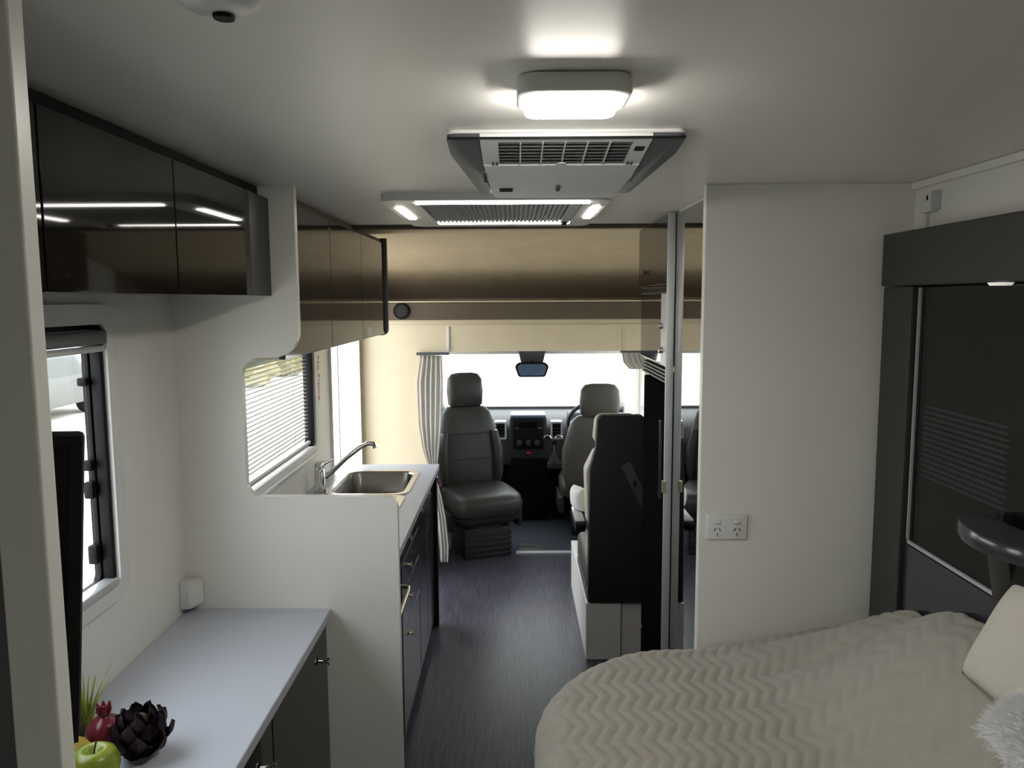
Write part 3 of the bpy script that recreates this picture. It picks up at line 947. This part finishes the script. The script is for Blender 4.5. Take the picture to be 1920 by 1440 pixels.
obj('door', box(FX, FX + .019, 2.834, 3.288, 0.32, 1.43, bev=.006), 'fridge_black', fr, True)
obj('lower_door', box(FX, FX + .019, 2.834, 3.288, 0.04, 0.31, bev=.006), 'fridge_black', fr, True)
for k in range(4):
    obj('vent_slat', box(FX + .004, FX + .03, 2.834, 3.36, 1.440 + k * .014, 1.447 + k * .014), 'dark_grey', fr)
obj('door_handle', box(FX - .012, FX, 2.85, 2.87, 1.0, 1.30, bev=.003), 'kitchen_dark', fr)

# ---- power outlet on the right partition
po = thing('power_outlet', 'white double power outlet on the partition beside the bed', 'power outlet', (0.60, YP, 1.106))
obj('plate', box(0.543, 0.657, YP - .010, YP - .0002, 1.070, 1.142, bev=.003), 'white_plastic', po, True)
for s in (-1, 1):
    cx = 0.600 + s * 0.028
    obj('switch', box(cx - .008, cx + .008, YP - .013, YP - .009, 1.115, 1.127, bev=.0015), 'white_plastic', po, True)
    obj('switch_shadow_gap', box(cx - .009, cx + .009, YP - .0108, YP - .0095, 1.1135, 1.1145), 'dark_grey', po)
    for dx, dz, rot in ((-.007, 1.098, .5), (.007, 1.098, -.5), (0, 1.083, 0)):
        t = box(-.0012, .0012, -.0012, .0, -.005, .005)
        bmesh.ops.rotate(t, verts=t.verts, matrix=Matrix.Rotation(rot, 3, 'Y'))
        bmesh.ops.translate(t, verts=t.verts, vec=Vector((cx + dx, YP - .0098, dz)))
        obj('socket_slot', t, 'dark_grey', po)

# ================================================================ headboard unit (right wall)
HX = 0.995
hb = thing('headboard_unit', 'dark grey headboard frame with black glass panel behind the bed', 'headboard', (1.04, 1.3, 0))
obj('stile', box(HX, XR - .001, 1.955, 2.105, 0.0, 1.778, bev=.003), 'charcoal_board', hb)
obj('stile', box(HX, XR - .001, 0.42, 0.57, 0.0, 1.778, bev=.003), 'charcoal_board', hb)
obj('header', box(HX - .006, XR - .001, 0.415, 2.110, 1.780, 1.918, bev=.004), 'charcoal_board', hb)
obj('backing_board', box(HX + .045, XR - .001, 0.57, 1.955, 0.0, 1.778), 'charcoal_board', hb)
obj('glass_panel', box(HX + .018, HX + .026, 0.58, 1.945, 1.130, 1.775), 'dark_glass', hb)
b1 = None
for (ya, yb) in ((1.60, 1.935), (1.10, 1.47), (0.62, 1.0)):
    for k in range(14):
        t_ = box(HX + .034, HX + .040, ya, yb, 1.300 + k * .0135, 1.3062 + k * .0135)
        obj('blind_slat', t_, 'blind_grey', hb)
tr = nb()
box(HX + .012, HX + .0178, 1.940, 1.946, 1.122, 1.775, bm=tr)
box(HX + .012, HX + .0178, 0.58, 1.946, 1.122, 1.130, bm=tr)
obj('glass_trim', tr, 'satin_alu', hb)
obj('lower_panel', box(HX + .012, HX + .03, 0.58, 1.950, 0.60, 1.118, bev=.002), 'kitchen_dark', hb)
obj('downlight', lathe([(0, -.006), (.020, -.006), (.024, 0), (0, 0)], (HX + .0, 1.60, 1.7798), 18), 'spot_glow', hb, True)
sh = thing('bedside_shelf', 'glossy dark grey rounded shelf fixed to the headboard', 'shelf', (0.93, 1.40, 1.25))
ov_ = [Vector((0.992 - 0.105 * math.sin(PI * k / 16) ** 0.8, 1.46 - 0.145 * math.cos(PI * k / 16))) for k in range(17)]
obj('top', prism(ov_, 'z', 1.262, 1.300, bev=.010), 'shelf_gloss', sh, True)
obj('bracket', prism(arc_poly([(0.94, 1.2615, .0), (0.9925, 1.2615, 0), (0.9925, 1.12, 0), (0.965, 1.12, .02)]), 'y', 1.39, 1.51, bev=.004), 'gloss_dark', sh, True)

# wall latch above the headboard
wl = thing('blind_latch', 'small white latch box on the wall above the headboard', 'latch', (1.08, 2.05, 1.97))
obj('box', box(XR - .022, XR - .0002, 2.028, 2.078, 1.970, 2.020, bev=.003), 'white_plastic', wl, True)
obj('conduit', box(XR - .012, XR - .0002, 2.070, 2.082, 1.905, 1.972, bev=.002), 'white_plastic', wl)
obj('slot', box(XR - .0235, XR - .0215, 2.040, 2.046, 2.000, 2.012), 'matt_black', wl)
obj('striker', box(XR - .02, XR - .0002, 2.016, 2.023, 1.974, 2.022, bev=.001), 'satin_alu', wl)
struct('trim_10', box(XR - .012, XR - .0002, 0.0, YP, 2.040, 2.0595, bev=.003), 'white_panel', 'white cove trim along top of the right wall')

# ================================================================ bed
bed = thing('bed', 'double bed with beige chevron quilted bedspread', 'bed', (0.5, 1.3, 0))
BX0, BX1, BY0, BY1 = 0.045, HX - .006, 0.45, 2.135
obj('base', box(BX0 + .10, BX1, BY0 + .08, BY1 - .10, 0.0, 0.42, bev=.01), 'charcoal_board', bed)
obj('mattress', prism(arc_poly([(BX0 + .04, BY0 + .04, .25), (BX1, BY0 + .04, .02), (BX1, BY1 - .05, .02), (BX0 + .04, BY1 - .05, .25)]), 'z', 0.422, 0.70, bev=.03), 'mattress', bed, True)


def sstep(a, b, x):
    t = min(1, max(0, (x - a) / (b - a)))
    return t * t * (3 - 2 * t)


CR, ER, TOP = 0.42, 0.075, 0.770


def quilt_point(u, v):
    # signed distance to the rounded plan outline (right side open: runs to the headboard)
    cx, cy = (BX0 + 3.0) / 2, (BY0 + BY1) / 2
    hx, hy = (3.0 - BX0) / 2, (BY1 - BY0) / 2
    dx, dy = abs(u - cx) - (hx - CR), abs(v - cy) - (hy - CR)
    if dx > 0 and dy > 0:
        l = math.hypot(dx, dy)
        d = l - CR
        n = Vector((math.copysign(dx / l, u - cx), math.copysign(dy / l, v - cy)))
    elif dx > dy:
        d = dx - CR
        n = Vector((math.copysign(1, u - cx), 0))
    else:
        d = dy - CR
        n = Vector((0, math.copysign(1, v - cy)))
    # loft and creases of the covers
    lz = TOP + 0.075 * sstep(0.45, 1.0, u) - 0.012 * sstep(1.5, 0.7, v)
    lz += 0.012 * noise.noise(Vector((u * 2.2, v * 2.2, 0.3)))
    lz += 0.21 * sstep(0.62, 1.0, u) * sstep(2.12, 1.60, v) * sstep(0.55, 0.85, v)
    rl = sstep(0.55, 0.80, u)
    yc = 2.00 - 0.10 * sstep(0.6, 1.0, u)
    lz += rl * 0.030 * math.exp(-((v - yc) / 0.060) ** 2)
    lz -= rl * 0.012 * math.exp(-((v - yc + 0.10) / 0.025) ** 2)
    ph = 0.5 * abs(((v / 0.135) % 1) * 2 - 1)
    q = abs(math.sin(PI * (u / 0.034 + ph * 1.9)))
    puffh = 0.0062 * (q ** 0.5)
    band = abs(math.sin(PI * v / 0.0675))
    puffh *= 0.55 + 0.45 * band ** 0.6
    s = -d
    if s >= ER:
        return Vector((u, v, lz + puffh))
    if s >= 0:
        th = math.acos((ER - s) / ER) if s < ER else PI / 2
        z = lz - ER + math.sqrt(max(0, ER * ER - (ER - s) ** 2))
        k = (ER - s) / ER
        return Vector((u + n.x * puffh * k, v + n.y * puffh * k, z + puffh * (1 - k)))
    p = Vector((u, v)) - n * d
    wv = 0.010 * math.sin(14 * (u * n.y - v * n.x)) * min(1, d / 0.15)
    return Vector((p.x + n.x * (puffh + wv - .01 * min(1, d / .2)), p.y + n.y * (puffh * .2 - .004), max(0.34, lz - ER - d)))


qb = nb()
ulo, uhi, vlo, vhi = BX0 - 0.36, BX1 + .004, BY0 - 0.25, BY1 + 0.10
nu, nv = 270, 250
g = [[qb.verts.new(quilt_point(ulo + (uhi - ulo) * i / nu, vlo + (vhi - vlo) * j / nv)) for j in range(nv + 1)] for i in range(nu + 1)]
for i in range(nu):
    for j in range(nv):
        qb.faces.new((g[i][j], g[i + 1][j], g[i + 1][j + 1], g[i][j + 1]))
obj('bedspread', qb, 'bed_quilt', bed, True, ang=180)


def soft(name, label, w_, d_, h_, loc, rot, m, nz=0.004, pinch=0.05, e=4.0):
    t = puff(w_, d_, h_, e, 26, pinch)
    for v in t.verts:
        v.co += v.co.normalized() * nz * noise.noise(v.co * 9) * 2
    o = obj(name, t, m, None, True, ang=180)
    o.location = loc
    o.rotation_euler = rot
    return tag(o, label, 'pillow')


soft('pillow', 'beige pillow leaning against the headboard behind the fluffy cushion', 0.22, 0.36, 0.08, (0.922, 1.27, 1.115), (0, R(-62), R(0)), 'pillow_cloth')
soft('pillow', 'beige pillow leaning against the headboard further from the partition', 0.24, 0.44, 0.09, (0.905, 0.78, 1.09), (0, R(-58), R(0)), 'pillow_cloth')
fz = thing('fluffy_cushion', 'fluffy white cushion lying on the bed', 'cushion', (0.862, 1.15, 1.035))
ft = puff(0.15, 0.20, 0.15, 2.6, 22, .0)
obj('cover', ft, 'fluff_white', fz, True, local=True, ang=180)
fu = nb()
rnd = random.Random(3)
for k in range(9000):
    u, v = rnd.uniform(-1, 1), rnd.uniform(-1, 1)
    z = 0.075 * (max(0, (1 - abs(u) ** 2.6) * (1 - abs(v) ** 2.6))) ** 0.5
    sgn = 1 if rnd.random() < .75 else -1
    p = Vector((u * .075, v * .10, sgn * z))
    n = Vector((u * 1.1, v * 1.1, sgn * (z / .075 + .15) * 1.2)).normalized()
    n = (n + Vector((rnd.uniform(-.5, .5), rnd.uniform(-.5, .5), rnd.uniform(-.5, .5)))).normalized()
    s = Vector((rnd.uniform(-1, 1), rnd.uniform(-1, 1), rnd.uniform(-1, 1))).cross(n).normalized() * .0008
    a, b, c = fu.verts.new(p - s), fu.verts.new(p + s), fu.verts.new(p + n * rnd.uniform(.010, .022))
    fu.faces.new((a, b, c))
fo = obj('fur', fu, 'fluff_white', fz, local=True)
fo['kind'] = 'stuff'
fz.rotation_euler = (R(4), R(-24), R(0))

# ================================================================ dinette seat
ds = thing('dinette_seat', 'black backed belted dinette seat on a white plinth', 'seat', (0.5, 3.7, 0))
obj('plinth', box(0.338, 0.508, 3.61, 4.60, 0.0, 0.285, bev=.003), 'white_plastic', ds)
obj('plinth', box(0.514, 0.78, 3.63, 4.60, 0.0, 0.285, bev=.003), 'curtain_cloth', ds)
bk = arc_poly([(0.345, 0.29, .01), (0.70, 0.29, .01), (0.70, 1.00, .03), (0.605, 1.205, .03), (0.388, 1.205, .03), (0.380, 1.05, .02), (0.352, 0.95, .04)])
obj('back_shell', prism(bk, 'y', 3.60, 3.66, bev=.006), 'soft_black', ds, True)
bu = arc_poly([(0.350, 0.48, .01), (0.70, 0.48, .01), (0.70, 0.98, .03), (0.64, 1.03, .03), (0.385, 1.03, .04), (0.335, 0.93, .06)])
obj('back_cushion', prism(bu, 'y', 3.662, 3.78, bev=.025), 'seat_trim', ds, True)
obj('headrest', prism(arc_poly([(0.372, 1.06, .03), (0.60, 1.06, .03), (0.59, 1.20, .04), (0.385, 1.20, .04)]), 'y', 3.662, 3.74, bev=.02), 'seat_trim', ds, True)
obj('seat_cushion', box(0.342, 0.78, 3.66, 4.20, 0.32, 0.47, bev=.03, seg=3), 'seat_leather', ds, True)
obj('seat_pan', box(0.345, 0.78, 3.66, 4.22, 0.286, 0.318, bev=.004), 'dark_grey', ds)
am = obj('armrest', box(0.285, 0.338, 3.63, 3.93, 0.635, 0.675, bev=.010), 'matt_black', ds, True)
obj('armrest_cap', box(0.288, 0.335, 3.66, 3.92, 0.675, 0.683, bev=.003), 'satin_alu', am, True)
bt = nb()
for (p, q_) in (((0.520, 0.975), (0.655, 0.70)),):
    t = box(-.5, .5, -.002, .002, -.024, .024)
    L_ = math.hypot(q_[0] - p[0], q_[1] - p[1])
    bmesh.ops.scale(t, vec=Vector((L_, 1, 1)), verts=t.verts)
    bmesh.ops.rotate(t, verts=t.verts, matrix=Matrix.Rotation(math.atan2(p[1] - q_[1], q_[0] - p[0]), 3, 'Y'))
    bmesh.ops.translate(t, verts=t.verts, vec=Vector(((p[0] + q_[0]) / 2, 3.597, (p[1] + q_[1]) / 2)))
    add(bt, t)
obj('seat_belt', bt, 'dark_grey', ds)
obj('belt_buckle', box(0.556, 0.568, 3.588, 3.5948, 0.865, 0.895, bev=.002), 'chrome', ds)
cu = puff(0.12, 0.12, 0.075, 3, 14)
bmesh.ops.rotate(cu, verts=cu.verts, matrix=Matrix.Rotation(R(86), 3, 'Y'))
o = obj('small_cushion', cu, 'cushion_white', None, True, ang=180)
o.location = (0.322, 3.86, 0.742)
o.rotation_euler = (0, 0, R(20))
tag(o, 'small white cushion standing on the dinette seat armrest', 'cushion')


# ================================================================ cab seats
def cab_seat(name, label, loc, rz, m, front=True):
    t = thing(name, label, 'seat', loc, (0, 0, rz))
    # local: seat faces +y, origin on the floor under the cushion
    ped = obj('pedestal', box(-.165, .165, -.16, .20, 0.0, .225, bev=.01), 'seat_plastic', t, True, local=True)
    rb = nb()
    for k in range(5):
        box(-.168, .168, -.165, .205, .03 + k * .035, .045 + k * .035, bev=.003, bm=rb)
    obj('pedestal_ribs', rb, 'seat_plastic', ped, True, local=True)
    obj('swivel_plate', lathe([(0, 0), (.19, 0), (.19, .03), (0, .03)], (0, 0.02, .225), 28), 'seat_plastic', t, True, local=True)
    obj('cushion_pan', loft([(.255, 0, 0.03, .40, .42, 4), (.28, 0, 0.03, .46, .48, 5), (.31, 0, 0.03, .47, .49, 5)]), 'seat_plastic', t, True, local=True, ang=60)
    obj('cushion', loft([(.312, 0, 0.04, .46, .48, 5), (.33, 0, 0.04, .49, .52, 5), (.40, 0, 0.04, .495, .53, 5), (.435, 0, 0.035, .48, .51, 4.5), (.455, 0, 0.03, .44, .46, 4), (.462, 0, 0.03, .36, .38, 4)]), m, t, True, local=True, ang=60)
    bk_ = []
    for z, wd, dp in ((.36, .34, .09), (.40, .42, .13), (.50, .46, .15), (.65, .47, .15), (.78, .45, .14), (.88, .41, .13), (.95, .36, .11), (.985, .29, .08), (.995, .20, .05)):
        bk_.append((z, 0, -.235 - (z - .40) * .14, wd, dp, 3.6))
    obj('backrest', loft(bk_), m, t, True, local=True, ang=60)
    for z in (.62, .80):
        wd = {.62: .30, .80: .36}[z]
        yy = -.235 - (z - .4) * .14 + .075
        obj('seam', box(-wd / 2, wd / 2, yy - .005, yy + .002, z, z + .006), 'seat_plastic', t, local=True)
    for s in (-1, 1):
        obj('bolster', loft([(.44, s * .195, -.20, .05, .08, 3), (.52, s * .205, -.205, .07, .13, 3), (.70, s * .205, -.225, .07, .13, 3), (.82, s * .185, -.24, .05, .10, 3)]), m, t, True, local=True, ang=60)
        obj('headrest_post', tube([(s * .06, -.325, .97), (s * .06, -.335, 1.06)], .007), 'chrome', t, True, local=True)
        obj('seat_wing', box(s * .245 - .02, s * .245 + .02, -.22, .16, .20, .33, bev=.015), 'seat_plastic', t, True, local=True)
    obj('headrest', loft([(0.985, 0, -.33, .20, .07, 3.5), (1.005, 0, -.33, .25, .11, 3.5), (1.10, 0, -.335, .265, .125, 3.5), (1.19, 0, -.34, .25, .115, 3.5), (1.225, 0, -.34, .20, .085, 3), (1.235, 0, -.34, .12, .05, 3)]), m, t, True, local=True, ang=60)
    obj('recline_knob', lathe([(0, 0), (.03, 0), (.026, .03), (0, .032)], (.255, -.20, .36), 14, 'x'), 'seat_plastic', t, True, local=True)
    bk2 = obj('belt_buckle', box(.245, .275, -.12, -.09, .40, .47, bev=.004), 'seat_plastic', t, True, local=True)
    obj('buckle_button', box(.248, .272, -.118, -.092, .468, .474, bev=.002), 'red_plastic', bk2, local=True)
    return t


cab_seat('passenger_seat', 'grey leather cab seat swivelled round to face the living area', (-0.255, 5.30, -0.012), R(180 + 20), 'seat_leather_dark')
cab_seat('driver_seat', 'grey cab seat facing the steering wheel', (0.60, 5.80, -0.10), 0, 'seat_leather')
for o in bpy.data.objects:
    if o.name.startswith('driver_seat'):
        o.location.z = -0.012
        o.scale = (1.08, 1.0, 0.945)

# ================================================================ dashboard etc.
da = thing('dashboard', 'dark cab dashboard with raised centre console', 'dashboard', (0.13, 6.3, 0))
dp_ = [(6.02, 0.45), (6.00, 0.62), (6.04, 0.74), (6.12, 0.79), (6.40, 0.80), (6.695, 0.80), (6.695, 0.40), (6.30, 0.36)]
obj('dash_body', prism([Vector(p) for p in dp_], 'x', -0.645, 0.915, bev=.012), 'dash_plastic', da, True)
obj('console_surround', prism(arc_poly([(-0.045, 0.50, .01), (0.245, 0.50, .01), (0.245, 0.845, .03), (-0.045, 0.845, .03)]), 'y', 5.985, 6.20, bev=.008), 'dash_plastic', da, True)
obj('console_highlight', prism(arc_poly([(-0.04, 0.835, .004), (0.24, 0.835, .004), (0.235, 0.853, .006), (-0.035, 0.853, .006)]), 'y', 5.980, 6.20, bev=.002), 'dash_blue', da, True)  # bluish highlight along the console top, put into its colour
obj('radio_panel', prism(arc_poly([(-0.02, 0.585, .01), (0.22, 0.585, .01), (0.22, 0.825, .015), (-0.02, 0.825, .015)]), 'y', 5.972, 5.986, bev=.003), 'matt_black', da, True)
obj('display', box(0.03, 0.17, 5.968, 5.973, 0.755, 0.805, bev=.002), 'black_glass', da)
for k, xx in enumerate((-0.002, 0.014, 0.178, 0.194)):
    obj('radio_button', box(xx, xx + .012, 5.966, 5.973, 0.745, 0.756, bev=.002), 'chrome', da)
for xx in (0.03, 0.10, 0.17):
    obj('heater_dial', lathe([(0, 0), (.024, 0), (.020, -.018), (0, -.02)], (xx, 5.972, 0.635), 20, 'y'), 'dash_plastic', da, True)
obj('hazard_button', box(0.085, 0.125, 5.972, 5.986, 0.545, 0.562, bev=.003), 'red_plastic', da)
for x0, x1 in ((-0.165, -0.070), (0.275, 0.370)):
    obj('vent_surround', ring_prism(rrect(x0, x1, .66, .80, .012), rrect(x0 + .014, x1 - .014, .674, .786, .008), 'y', 5.985, 6.08), 'satin_alu', da, True, ang=30)
    obj('vent_back', box(x0 + .01, x1 - .01, 6.02, 6.06, .67, .79), 'matt_black', da)
    for k in range(4):
        obj('vent_fin', box(x0 + .014, x1 - .014, 5.995, 6.02, .688 + k * .026, .694 + k * .026), 'dash_plastic', da)
obj('lower_console', prism([Vector(p) for p in [(5.98, 0.51), (6.25, 0.51), (6.25, 0.0), (6.06, 0.0)]], 'x', -0.04, 0.24, bev=.01), 'matt_black', da, True)
obj('instrument_hood', prism(arc_poly([(6.02, 0.78, .01), (6.28, 0.79, .01), (6.25, 0.85, .02), (6.06, 0.86, .03)]), 'x', 0.42, 0.80, bev=.012), 'dash_plastic', da, True)
for xx in (0.25, 0.34):
    obj('trim_ring', tube([(xx + .028 * math.cos(a), 5.972, .665 + .028 * math.sin(a)) for a in [PI * k / 12 for k in range(13)]], .006, 6), 'chrome', da, True)
obj('side_pad', prism(arc_poly([(0.80, 0.70, .02), (0.91, 0.70, .02), (0.91, 0.84, .03), (0.80, 0.84, .03)]), 'y', 5.98, 6.2, bev=.01), 'dash_blue', da, True)
gl = thing('gear_lever', 'black gear lever in front of the centre console', 'gear lever', (0.275, 5.93, 0.5))
obj('gaiter', lathe([(0, 0), (.05, 0), (.035, .04), (.012, .08), (0, .08)], (0.30, 5.94, 0.485), 16), 'soft_black', gl, True)
obj('stick', tube([(0.30, 5.94, .55), (0.30, 5.92, .63)], .008), 'chrome', gl, True)
obj('knob', lathe([(0, 0), (.02, .005), (.024, .025), (.018, .045), (0, .05)], (0.30, 5.92, .625), 16), 'matt_black', gl, True)
obj('mount', box(0.245, 0.36, 5.90, 6.05, 0.44, 0.488, bev=.01), 'dash_plastic', gl)
sw = thing('steering_wheel', 'black steering wheel behind the driver headrest', 'steering wheel', (0.60, 5.93, 0.80), (R(-62), 0, 0))
obj('rim', tube([(.19 * math.cos(a), .19 * math.sin(a), 0) for a in [2 * PI * k / 36 for k in range(36)]], .015, 10, closed=True), 'dash_plastic', sw, True, local=True)
obj('hub', lathe([(0, -.03), (.06, -.03), (.075, 0), (.05, .02), (0, .025)], (0, 0, -.01), 20), 'dash_plastic', sw, True, local=True)
for a in (PI, 0, -PI / 2):
    obj('spoke', tube([(.06 * math.cos(a), .06 * math.sin(a), -.01), (.185 * math.cos(a), .185 * math.sin(a), 0)], .012, 8), 'satin_alu', sw, True, local=True)
obj('column', tube([(0, 0, -.03), (0, 0, -.16)], .03, 12), 'dash_plastic', sw, True, local=True)
rm = thing('rear_view_mirror', 'rear view mirror and dark overhead console on windscreen', 'mirror', (0.127, 5.80, 1.38))
obj('overhead_console', prism(arc_poly([(0.02, 1.385, 0), (0.235, 1.385, 0), (0.21, 1.27, .03), (0.045, 1.27, .03)]), 'y', 5.80, 5.88, bev=.01), 'dark_grey', rm, True)
obj('console_light', prism(arc_poly([(0.05, 1.375, .006), (0.205, 1.375, .006), (0.195, 1.335, .006), (0.06, 1.335, .006)]), 'y', 5.792, 5.802, bev=.002), 'graphite', rm, True)
obj('mirror_housing', prism(arc_poly([(-0.005, 1.26, .03), (0.025, 1.175, .025), (0.225, 1.175, .025), (0.255, 1.26, .03), (0.22, 1.285, .02), (0.03, 1.285, .02)]), 'y', 5.74, 5.78, bev=.008), 'matt_black', rm, True)
obj('mirror_glass', prism(arc_poly([(0.012, 1.255, .025), (0.035, 1.187, .02), (0.215, 1.187, .02), (0.238, 1.255, .025), (0.21, 1.273, .015), (0.04, 1.273, .015)]), 'y', 5.736, 5.741), 'screen_blue', rm)
obj('stalk', tube([(0.125, 5.78, 1.25), (0.125, 5.82, 1.30)], .012, 8), 'matt_black', rm)
# speaker on the bed board
sp = thing('nook_speaker', 'small black round speaker on the brown bed board', 'speaker', (-0.685, 4.69, 1.685))
obj('body', lathe([(0, 0), (.048, 0), (.050, -.008), (.044, -.018), (0, -.014)], (-0.685, 4.6995, 1.685), 26, 'y'), 'matt_black', sp, True)
obj('grille', lathe([(0, 0), (.038, 0), (.036, -.004), (0, -.005)], (-0.685, 4.684, 1.685), 22, 'y'), 'soft_black', sp, True)
# floor mat in the cab
fm = thing('floor_mat', 'dark rubber floor mat between the cab seats', 'mat', (0.15, 5.4, -0.012))
obj('pad', prism(arc_poly([(0.0, 5.26, .02), (0.22, 5.26, .02), (0.20, 5.42, .06), (0.05, 5.46, .03)]), 'z', -.0118, -.004, bev=.002), 'dark_grey', fm, True)
obj('heel_patch', prism(arc_poly([(0.02, 5.36, .02), (0.12, 5.36, .02), (0.15, 5.43, .02), (0.03, 5.45, .02)]), 'z', -.004, -.001), 'seat_leather', fm)


# ================================================================ curtains
def curtain(name, label, rows, folds, amp, y, m='curtain_cloth', seed=0, ph=0.0):
    """rows: (z, x0, x1, depth_scale)"""
    t = nb()
    n = folds * 8
    gr = []
    for z, x0, x1, k in rows:
        rr = []
        for i in range(n + 1):
            s = i / n
            x = x0 + (x1 - x0) * s
            yy = y + amp * k * math.sin(2 * PI * folds * s + ph) + 0.3 * amp * noise.noise(Vector((x * 9, z * 3, seed)))
            rr.append(t.verts.new((x, yy, z)))
        gr.append(rr)
    for A, B in zip(gr[:-1], gr[1:]):
        for i in range(n):
            t.faces.new((A[i], A[i + 1], B[i + 1], B[i]))
    bmesh.ops.solidify(t, geom=list(t.faces), thickness=0.003)
    return t


lc = thing('cab_curtain', 'pale pleated cab curtain gathered beside the passenger seat', 'curtain', (-0.5, 4.69, 0))


def interp(rows, n=6):
    out = []
    for a, b in zip(rows[:-1], rows[1:]):
        for k in range(n):
            s = k / n
            out.append(tuple(p + (q_ - p) * s for p, q_ in zip(a, b)))
    out.append(rows[-1])
    return out


obj('drape', curtain('drape', '', interp([(1.415, -0.575, -0.445, .8), (1.25, -0.600, -0.440, 1), (1.0, -0.595, -0.452, 1), (0.85, -0.575, -0.468, 1), (0.70, -0.53, -0.488, .5), (0.655, -0.515, -0.490, .35)]), 5, .013, 4.690), 'curtain_cloth', lc, True, ang=180)
obj('tie_back', prism(arc_poly([(-0.525, .640, .005), (-0.480, .640, .005), (-0.480, .668, .005), (-0.525, .668, .005)]), 'y', 4.665, 4.715, bev=.004), 'chrome', lc, True)
obj('drape_tail', curtain('t', '', interp([(0.645, -0.510, -0.488, .3), (0.55, -0.505, -0.462, .7), (0.40, -0.490, -0.435, 1), (0.22, -0.478, -0.420, 1), (0.12, -0.475, -0.425, 1)]), 3, .013, 4.690, seed=4), 'curtain_cloth', lc, True, ang=180)
obj('rail', box(-0.600, -0.40, 4.680, 4.716, 1.418, 1.434, bev=.003), 'graphite', lc)
rc = thing('cab_curtain', 'short pleated curtain drawn back over the driver side window', 'curtain', (0.74, 4.80, 1.2))
obj('drape', curtain('d', '', interp([(1.415, 0.665, 0.80, 1), (1.36, 0.675, 0.82, 1), (1.315, 0.715, 0.85, .8)]), 4, .015, 4.815, seed=9), 'curtain_cloth', rc, True, ang=180)
obj('rail', box(0.655, 0.80, 4.79, 4.84, 1.418, 1.434, bev=.003), 'graphite', rc)

# normalise: everything top-level that is not labelled gets nothing; done
